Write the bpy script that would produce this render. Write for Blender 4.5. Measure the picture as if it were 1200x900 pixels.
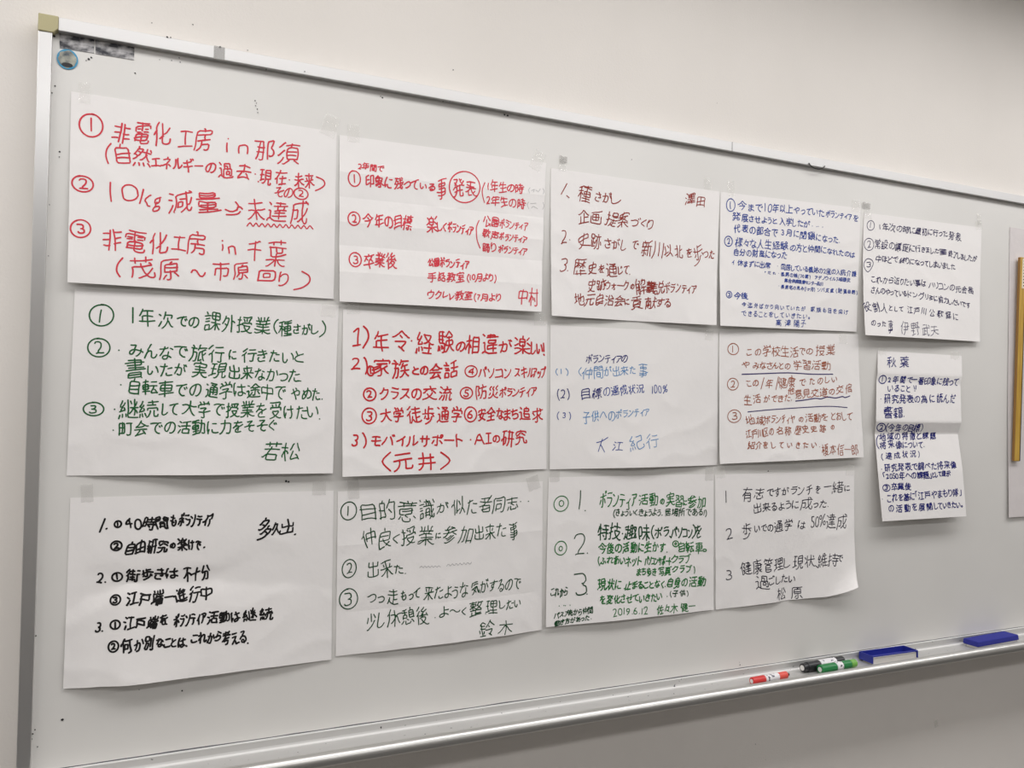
import bpy, bmesh, math, random
from mathutils import Vector, Matrix, noise

# ------------------------------------------------------------------ camera, world, lights
scene = bpy.context.scene
for o in list(bpy.data.objects):
    bpy.data.objects.remove(o)
Z0 = 0.88                                   # height of the board's bottom edge above the floor
cam_data = bpy.data.cameras.new('camera')
cam = bpy.data.objects.new('camera', cam_data)
scene.collection.objects.link(cam)
cam.location = (0.11004, -1.50063, 1.48574)
cam.rotation_euler = (1.582921, -0.023024, -0.436315)
cam_data.sensor_width = 36.0
cam_data.lens = 29.5853
cam_data.clip_start = 0.05
scene.camera = cam

world = bpy.data.worlds.new('world')
scene.world = world
world.use_nodes = True
world.node_tree.nodes['Background'].inputs[0].default_value = (0.9, 0.92, 1.0, 1)
world.node_tree.nodes['Background'].inputs[1].default_value = 0.0

def ceiling_lamp(x, y, power, sx=1.2, sy=0.28, col=(1.0, 0.985, 0.985)):
    d = bpy.data.lights.new('fluorescent_light', 'AREA')
    d.shape = 'RECTANGLE'; d.size = sx; d.size_y = sy
    d.energy = power; d.color = col
    o = bpy.data.objects.new('fluorescent_light', d)
    o.location = (x, y, 2.66)
    scene.collection.objects.link(o)

NEAR_W, MID_W, FAR_W = 16.8, 12.2, 7.2       # watts per lamp in the three rows
for lx in (-1.8, 0.2, 2.2, 4.2):
    ceiling_lamp(lx, -0.76, NEAR_W, sx=1.96, sy=0.45)
    ceiling_lamp(lx, -2.35, MID_W)
    ceiling_lamp(lx, -4.2, FAR_W)

scene.view_settings.view_transform = 'Standard'
scene.view_settings.look = 'None'
scene.view_settings.exposure = 0.0
scene.view_settings.gamma = 1.0
scene.view_settings.use_curve_mapping = False
try:
    scene.cycles.use_denoising = True
    scene.cycles.max_bounces = 8
    scene.cycles.diffuse_bounces = 5
    scene.cycles.transparent_max_bounces = 12
except Exception:
    pass

# ------------------------------------------------------------------ materials
def srgb(r, g, b):
    f = lambda c: (c / 255 / 12.92) if c / 255 <= 0.04045 else ((c / 255 + 0.055) / 1.055) ** 2.4
    return (f(r), f(g), f(b), 1)

def mat(name, col, rough=0.6, metal=0.0, spec=0.5, coat=0.0):
    m = bpy.data.materials.new(name)
    m.use_nodes = True
    b = m.node_tree.nodes['Principled BSDF']
    b.inputs['Base Color'].default_value = col
    b.inputs['Roughness'].default_value = rough
    b.inputs['Metallic'].default_value = metal
    b.inputs['Specular IOR Level'].default_value = spec
    b.inputs['Coat Weight'].default_value = coat
    return m

def nodes(m):
    return m.node_tree.nodes, m.node_tree.links, m.node_tree.nodes['Principled BSDF']

def noisy(m, scale, c1, c2, lo=0.35, hi=0.65, detail=4, stretch=None):
    n, l, b = nodes(m)
    tc = n.new('ShaderNodeTexCoord'); nz = n.new('ShaderNodeTexNoise'); rp = n.new('ShaderNodeValToRGB')
    mp = n.new('ShaderNodeMapping')
    if stretch: mp.inputs['Scale'].default_value = stretch
    nz.inputs['Scale'].default_value = scale; nz.inputs['Detail'].default_value = detail
    rp.color_ramp.elements[0].position = lo; rp.color_ramp.elements[1].position = hi
    rp.color_ramp.elements[0].color = c1; rp.color_ramp.elements[1].color = c2
    l.new(tc.outputs['Object'], mp.inputs[0]); l.new(mp.outputs[0], nz.inputs['Vector'])
    l.new(nz.outputs['Fac'], rp.inputs[0]); l.new(rp.outputs[0], b.inputs['Base Color'])
    return nz, rp

def bumpy(m, scale, strength, dist=0.001, detail=3):
    n, l, b = nodes(m)
    tc = n.new('ShaderNodeTexCoord'); nz = n.new('ShaderNodeTexNoise'); bp = n.new('ShaderNodeBump')
    nz.inputs['Scale'].default_value = scale; nz.inputs['Detail'].default_value = detail
    bp.inputs['Strength'].default_value = strength; bp.inputs['Distance'].default_value = dist
    l.new(tc.outputs['Object'], nz.inputs['Vector']); l.new(nz.outputs['Fac'], bp.inputs['Height'])
    l.new(bp.outputs[0], b.inputs['Normal'])

M = {}
M['wall'] = mat('wall_paint', srgb(229, 222, 215), 0.85, spec=0.25)
noisy(M['wall'], 2.2, srgb(224, 219, 213), srgb(229, 224, 218))
bumpy(M['wall'], 260, 0.25, 0.0012)
M['ceiling'] = mat('ceiling_panel', srgb(238, 238, 234), 0.9)
M['side'] = mat('side_wall_paint', srgb(206, 203, 198), 0.9)
M['floor'] = mat('floor_tile', srgb(84, 82, 80), 0.5)
noisy(M['floor'], 3, srgb(76, 74, 72), srgb(92, 90, 88))

M['board'] = mat('board_enamel', srgb(214, 215, 211), 0.28, spec=0.5)
def board_material(m):
    n, l, b = nodes(m)
    tc = n.new('ShaderNodeTexCoord')
    sep = n.new('ShaderNodeSeparateXYZ'); l.new(tc.outputs['Object'], sep.inputs[0])
    # faint wiped-ink clouding
    nz = n.new('ShaderNodeTexNoise'); nz.inputs['Scale'].default_value = 2.6; nz.inputs['Detail'].default_value = 3
    l.new(tc.outputs['Object'], nz.inputs['Vector'])
    cl = n.new('ShaderNodeValToRGB')
    cl.color_ramp.elements[0].position = 0.3; cl.color_ramp.elements[0].color = srgb(218, 216, 212)
    cl.color_ramp.elements[1].position = 0.7; cl.color_ramp.elements[1].color = srgb(225, 223, 219)
    l.new(nz.outputs['Fac'], cl.inputs[0])
    # ink grime gathered along the bottom edge
    gn = n.new('ShaderNodeTexNoise'); gn.inputs['Scale'].default_value = 7.0; gn.inputs['Detail'].default_value = 3
    l.new(tc.outputs['Object'], gn.inputs['Vector'])
    thr = n.new('ShaderNodeMath'); thr.operation = 'MULTIPLY_ADD'
    thr.inputs[1].default_value = 0.0046; thr.inputs[2].default_value = -0.0002
    l.new(gn.outputs['Fac'], thr.inputs[0])
    lt = n.new('ShaderNodeMath'); lt.operation = 'LESS_THAN'
    l.new(sep.outputs['Z'], lt.inputs[0]); l.new(thr.outputs[0], lt.inputs[1])
    mul = n.new('ShaderNodeMath'); mul.operation = 'MULTIPLY'; mul.inputs[1].default_value = 0.85
    l.new(lt.outputs[0], mul.inputs[0])
    mx = n.new('ShaderNodeMix'); mx.data_type = 'RGBA'
    l.new(mul.outputs[0], mx.inputs['Factor'])
    l.new(cl.outputs[0], mx.inputs['A']); mx.inputs['B'].default_value = srgb(48, 52, 66)
    l.new(mx.outputs['Result'], b.inputs['Base Color'])
board_material(M['board'])

M['alu'] = mat('brushed_aluminium', srgb(216, 215, 214), 0.30, metal=0.88)
M['top_alu'] = mat('matt_aluminium', srgb(206, 205, 204), 0.45, metal=0.7)
M['rail'] = mat('satin_aluminium', srgb(206, 205, 202), 0.36, metal=0.9)
M['trough'] = mat('dusty_aluminium', srgb(205, 204, 202), 0.5, metal=0.6)
noisy(M['trough'], 110, srgb(70, 70, 72), srgb(205, 204, 202), 0.27, 0.30, 3)
M['lit_metal'] = mat('lit_metal_lip', srgb(236, 236, 234), 0.5, metal=0.2)  # whiter base colour paints in the light caught along the tray lip
M['cap'] = mat('olive_plastic', srgb(176, 168, 128), 0.5)
M['paper'] = mat('white_paper', srgb(237, 234, 232), 0.8, spec=0.2)
bumpy(M['paper'], 38, 0.16, 0.004, 4)
M['greypaper'] = mat('blank_paper', srgb(214, 208, 207), 0.85, spec=0.2)
bumpy(M['greypaper'], 20, 0.35, 0.006, 4)
INK = dict(red=(210, 60, 74), scarlet=(200, 40, 48), maroon=(146, 50, 40), blue=(44, 68, 148), navy=(28, 32, 112),
           violet=(42, 34, 84), green=(28, 92, 48), forest=(24, 70, 40), leaf=(36, 112, 52), sky=(84, 138, 190),
           brown=(158, 84, 56), black=(20, 18, 18), ink=(26, 24, 46), purple=(52, 42, 104), pencil=(176, 176, 176))
for k, c in INK.items():
    M['ink_' + k] = mat('felt_tip_ink_' + k, srgb(*c), 0.6, spec=0.3)

M['tape'] = mat('clear_tape', srgb(240, 239, 234), 0.12, spec=1.0, coat=1.0)
M['tape'].node_tree.nodes['Principled BSDF'].inputs['Alpha'].default_value = 0.17
bumpy(M['tape'], 90, 0.7, 0.003, 2)
M['aged_tape'] = mat('aged_tape', srgb(186, 184, 180), 0.35, spec=0.4)
M['aged_tape'].node_tree.nodes['Principled BSDF'].inputs['Alpha'].default_value = 0.32
bumpy(M['aged_tape'], 60, 0.5, 0.002, 2)
M['old_tape'] = mat('old_tape', srgb(196, 194, 190), 0.3, spec=0.5)
M['old_tape'].node_tree.nodes['Principled BSDF'].inputs['Alpha'].default_value = 0.2
bumpy(M['old_tape'], 60, 0.5, 0.002, 2)
M['dark'] = mat('dark_speck', srgb(34, 32, 34), 0.6)
M['black_plastic'] = mat('black_plastic', srgb(26, 26, 30), 0.35)
M['blue_plastic'] = mat('blue_plastic', srgb(36, 46, 142), 0.4)
M['blue_foam'] = mat('blue_foam', srgb(52, 56, 140), 0.85, spec=0.2)
bumpy(M['blue_foam'], 300, 0.3, 0.001)
M['felt'] = mat('eraser_felt', srgb(206, 203, 198), 0.95, spec=0.1)
bumpy(M['felt'], 200, 0.4, 0.002)
M['red_plastic'] = mat('red_plastic', srgb(206, 48, 46), 0.35)
M['orange_plastic'] = mat('light_red_plastic', srgb(222, 82, 70), 0.4)
M['green_plastic'] = mat('green_plastic', srgb(24, 122, 62), 0.35)
M['lime_plastic'] = mat('lime_plastic', srgb(112, 170, 70), 0.4)
M['label'] = mat('marker_label', srgb(226, 224, 226), 0.4)
noisy(M['label'], 120, srgb(70, 68, 84), srgb(228, 226, 228), 0.36, 0.42, 2)
M['white_plastic'] = mat('white_plastic', srgb(232, 230, 226), 0.4)
M['wood'] = mat('varnished_yellow_wood', srgb(190, 150, 58), 0.45)
noisy(M['wood'], 30, srgb(172, 132, 46), srgb(204, 166, 74), 0.3, 0.7, 4, (6, 6, 0.4))
M['wood_side'] = mat('brown_wood_edge', srgb(146, 106, 52), 0.55)
M['cream'] = mat('cream_label', srgb(226, 218, 196), 0.6)
M['photo'] = mat('worn_grey_print', srgb(120, 120, 125), 0.4)
noisy(M['photo'], 46, srgb(30, 32, 42), srgb(204, 202, 202), 0.40, 0.62, 6, (1, 1, 1.7))
M['blue_rim'] = mat('blue_rim', srgb(58, 146, 186), 0.45)
M['print'] = mat('worn_round_print', srgb(140, 140, 130), 0.5)
noisy(M['print'], 60, srgb(62, 74, 84), srgb(186, 184, 168), 0.35, 0.62, 4)

# ------------------------------------------------------------------ helpers
def link(o, parent=None, loc=None):
    scene.collection.objects.link(o)
    if loc is not None: o.location = loc
    if parent is not None: o.parent = parent
    return o

def mesh_obj(name, verts, faces, m, parent=None, smooth=False, mats=None, fm=None, loc=None):
    me = bpy.data.meshes.new(name)
    me.from_pydata([tuple(v) for v in verts], [], faces)
    for x in (mats or [m]): me.materials.append(x)
    if fm:
        for p, i in zip(me.polygons, fm): p.material_index = i
    if smooth:
        for p in me.polygons: p.use_smooth = True
    me.update()
    return link(bpy.data.objects.new(name, me), parent, loc)

def bm_obj(name, bm, m, parent=None, smooth=False, loc=None, bevel=0.0):
    bmesh.ops.recalc_face_normals(bm, faces=bm.faces)
    me = bpy.data.meshes.new(name); bm.to_mesh(me); bm.free()
    me.materials.append(m)
    if smooth:
        for p in me.polygons: p.use_smooth = True
    o = link(bpy.data.objects.new(name, me), parent, loc)
    if bevel:
        b = o.modifiers.new('bevel', 'BEVEL'); b.width = bevel; b.segments = 2; b.limit_method = 'ANGLE'
    return o

def box(bm, x0, x1, y0, y1, z0, z1):
    vs = [bm.verts.new((x, y, z)) for x in (x0, x1) for y in (y0, y1) for z in (z0, z1)]
    for f in ((0, 1, 3, 2), (4, 6, 7, 5), (0, 4, 5, 1), (2, 3, 7, 6), (0, 2, 6, 4), (1, 5, 7, 3)):
        bm.faces.new([vs[i] for i in f])

def prism_xz(bm, pts, y0, y1):
    a = [bm.verts.new((x, y0, z)) for x, z in pts]; b = [bm.verts.new((x, y1, z)) for x, z in pts]
    bm.faces.new(a); bm.faces.new(b[::-1]); n = len(pts)
    for i in range(n): bm.faces.new((a[i], b[i], b[(i + 1) % n], a[(i + 1) % n]))

def prism_yz(bm, pts, x0, x1):
    a = [bm.verts.new((x0, y, z)) for y, z in pts]; b = [bm.verts.new((x1, y, z)) for y, z in pts]
    bm.faces.new(a); bm.faces.new(b[::-1]); n = len(pts)
    for i in range(n): bm.faces.new((a[i], b[i], b[(i + 1) % n], a[(i + 1) % n]))

def lathe(bm, prof, seg=28, axis='X'):
    rings = []
    for t, r in prof:
        ring = []
        for k in range(seg):
            a = 2 * math.pi * k / seg
            ring.append(bm.verts.new((t, r * math.cos(a), r * math.sin(a))))
        rings.append(ring)
    for A, B in zip(rings, rings[1:]):
        for k in range(seg):
            bm.faces.new((A[k], A[(k + 1) % seg], B[(k + 1) % seg], B[k]))
    bm.faces.new(rings[0][::-1]); bm.faces.new(rings[-1])

def empty(name, loc, rz=0.0):
    o = bpy.data.objects.new(name, None); o.empty_display_size = 0.03
    link(o); o.location = loc; o.rotation_euler = (0, 0, rz)
    return o

def tag(o, label, cat, group=None):
    o['label'] = label; o['category'] = cat
    if group: o['group'] = group
    return o

def struct(o):
    o['kind'] = 'structure'
    return o

# ------------------------------------------------------------------ the room
XL, XR, YB, ZC, YW = -2.6, 6.2, -6.0, 2.7, 0.024
bm = bmesh.new(); box(bm, XL, XR, YW, YW + 0.1, 0, ZC); struct(bm_obj('wall_back', bm, M['wall']))
bm = bmesh.new(); box(bm, XL, XR, YB - 0.1, YB, 0, ZC); struct(bm_obj('wall_front', bm, M['side']))
bm = bmesh.new(); box(bm, XL - 0.1, XL, YB, YW, 0, ZC); struct(bm_obj('wall_left', bm, M['side']))
bm = bmesh.new(); box(bm, XR, XR + 0.1, YB, YW, 0, ZC); struct(bm_obj('wall_right', bm, M['side']))
bm = bmesh.new(); box(bm, XL - 0.1, XR + 0.1, YB - 0.1, YW + 0.1, -0.1, 0); struct(bm_obj('floor', bm, M['floor']))
bm = bmesh.new(); box(bm, XL - 0.1, XR + 0.1, YB - 0.1, YW + 0.1, ZC, ZC + 0.1); struct(bm_obj('ceiling', bm, M['ceiling']))

# ------------------------------------------------------------------ whiteboard
BL, BH = 3.6, 1.158          # visible writing surface
wb = tag(empty('whiteboard', (0, 0, Z0)), 'large wall-mounted whiteboard in an aluminium frame with paper sheets taped over it', 'whiteboard')
bm = bmesh.new(); box(bm, -0.004, BL + 0.004, 0.0, 0.018, -0.004, BH + 0.004); bm_obj('writing_surface', bm, M['board'], wb)
def frame_bar(x0, x1, z0, z1, m='alu'):
    bm = bmesh.new(); box(bm, x0, x1, -0.012, YW, z0, z1)
    return bm_obj('frame_bar', bm, M[m], wb, bevel=0.0009)
frame_bar(0.0085, BL - 0.0085, 1.157, 1.178, 'top_alu')
frame_bar(-0.0185, 0.0008, -0.03, 1.152)
frame_bar(BL - 0.0008, BL + 0.0185, -0.03, 1.152)
for s in (0, 1):
    fx = (lambda x: x) if s == 0 else (lambda x: BL - x)
    bm = bmesh.new()
    prism_xz(bm, [(fx(x), z) for x, z in ((-0.0190, 1.1785), (0.0088, 1.1785), (0.0088, 1.1585), (0.0018, 1.1515), (-0.0190, 1.1515))], -0.0142, YW)
    c = bm_obj('corner_cap', bm, M['cap'], wb, bevel=0.0014); c['label'] = 'olive plastic corner cap'
# tray: wall plate, trough and rounded front rail, one extrusion each
bm = bmesh.new()
prism_yz(bm, [(0.018, 0.0), (-0.0035, 0.0), (-0.0035, -0.0125), (-0.0048, -0.0155), (-0.008, -0.0180), (-0.013, -0.0190),
              (-0.0555, -0.0190), (-0.058, -0.0160), (-0.062, -0.0170), (-0.062, -0.0240), (0.018, -0.0240)], -0.002, BL + 0.002)
bm_obj('tray_trough', bm, M['trough'], wb)
bm = bmesh.new(); box(bm, -0.002, BL + 0.002, -0.0040, -0.0008, -0.0016, 0.0005); bm_obj('tray_lip', bm, M['lit_metal'], wb)
bm = bmesh.new(); lathe(bm, [(-0.002, 0.0114), (0.0, 0.0121), (BL, 0.0121), (BL + 0.002, 0.0114)], 40)
for v in bm.verts: v.co.y -= 0.068; v.co.z -= 0.0222
bm_obj('tray_rail', bm, M['rail'], wb, smooth=True)
# joint line and a strip of clear tape on the top frame bar
bm = bmesh.new(); box(bm, 1.3303 - 0.0006, 1.3303 + 0.0006, -0.0122, -0.0115, 1.1572, 1.1778); bm_obj('frame_joint', bm, M['dark'], wb)
bm = bmesh.new(); box(bm, 0.2383, 0.2559, -0.0128, -0.0121, 1.1565, 1.1782); bm_obj('tape_strip', bm, M['aged_tape'], wb)

def blob(cx, cz, r, seed, y=-0.0007, sx=1.0):
    rnd = random.Random(seed); n = 8
    pts = [(cx + sx * r * rnd.uniform(.55, 1.15) * math.cos(2 * math.pi * k / n), y, cz + r * rnd.uniform(.55, 1.15) * math.sin(2 * math.pi * k / n)) for k in range(n)]
    return pts
vs, fs = [], []
for i, (x, z, r, d) in enumerate([(0.0026, 1.151, 0.002, 0.0007), (0.0518, 1.124, 0.00225, 0.0007), (0.0553, 1.1274, 0.0015, 0.0007), (0.0482, 1.1213, 0.00113, 0.0007), (0.1198, 1.1139, 0.0015, 0.0007), (0.0058, 1.0728, 0.00138, 0.0007), (0.0019, 1.0614, 0.00113, 0.0007), (0.0002, 1.0396, 0.00113, 0.0007), (0.3087, 1.1011, 0.00125, 0.0007), (0.311, 1.0971, 0.001, 0.0007), (0.3097, 1.0924, 0.001, 0.0007), (0.3126, 1.087, 0.00125, 0.0007), (0.3135, 1.0812, 0.001, 0.0007), (0.5332, 1.1445, 0.002, 0.0007), (0.5299, 1.1463, 0.00125, 0.0007), (0.1855, 1.1515, 0.00113, 0.0007), (0.187, 1.1447, 0.00113, 0.0007), (0.1738, 1.145, 0.001, 0.0007), (0.1556, 1.143, 0.00087, 0.0007), (0.3776, 0.4445, 0.0025, 0.0007), (0.382, 0.4436, 0.00175, 0.0007), (0.2173, 0.1001, 0.00175, 0.0007), (0.0418, 0.0777, 0.00213, 0.0007), (0.0012, 0.061, 0.00175, 0.0007), (0.0003, 0.0532, 0.0015, 0.0007), (0.0045, 0.0671, 0.00125, 0.0007), (1.4615, 0.4432, 0.00163, 0.0007), (1.3908, 0.0089, 0.0015, 0.0007), (1.3894, 0.0148, 0.001, 0.0007), (0.7792, 1.1529, 0.00237, 0.0007), (0.7866, 1.1524, 0.00237, 0.0007), (0.003, 0.8857, 0.001, 0.0007), (0.0039, 0.8054, 0.00087, 0.0007), (0.0149, 0.9706, 0.00138, 0.0007), (0.0146, 0.9624, 0.001, 0.0007), (0.0087, 0.04, 0.001, 0.0007), (0.0019, 0.2129, 0.00125, 0.0007), (0.1515, 0.1106, 0.00087, 0.0007), (1.075, 1.1059, 0.00113, 0.0007), (0.3892, 1.1621, 0.0015, 0.0126), (0.3241, 1.1538, 0.00163, 0.0126), (0.2482, 1.1773, 0.00225, 0.0126), (0.1658, 1.1778, 0.002, 0.0126), (0.171, 1.1783, 0.0015, 0.0126), (0.6468, 1.1529, 0.00163, 0.0126), (0.6604, 1.1552, 0.00125, 0.0126), (0.9631, 1.1538, 0.00125, 0.0126), (1.1167, 1.1518, 0.00125, 0.0007)]):
    p = blob(x, z, r, i, -d); fs.append(tuple(range(len(vs), len(vs) + len(p)))); vs += p
o = mesh_obj('ink_specks', vs, [f[::-1] for f in fs], M['dark'], wb)
o['kind'] = 'stuff'
vs, fs = [], []
for i, (x, z, r) in enumerate([(0.2067, 1.2209, 0.00125), (0.1429, 1.2106, 0.001), (0.6792, 1.2308, 0.00125), (0.2967, 1.1947, 0.00113), (1.3139, 1.2725, 0.00087), (1.4608, -0.1888, 0.00125), (1.4921, -0.2292, 0.00087)]):
    p = blob(x, z, r, 90 + i, YW - 0.0006); fs.append(tuple(range(len(vs), len(vs) + len(p)))); vs += p
o = mesh_obj('wall_scuffs', [(x, y, z + Z0) for x, y, z in vs], [f[::-1] for f in fs], M['dark'], bpy.data.objects['wall_back'])

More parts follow.
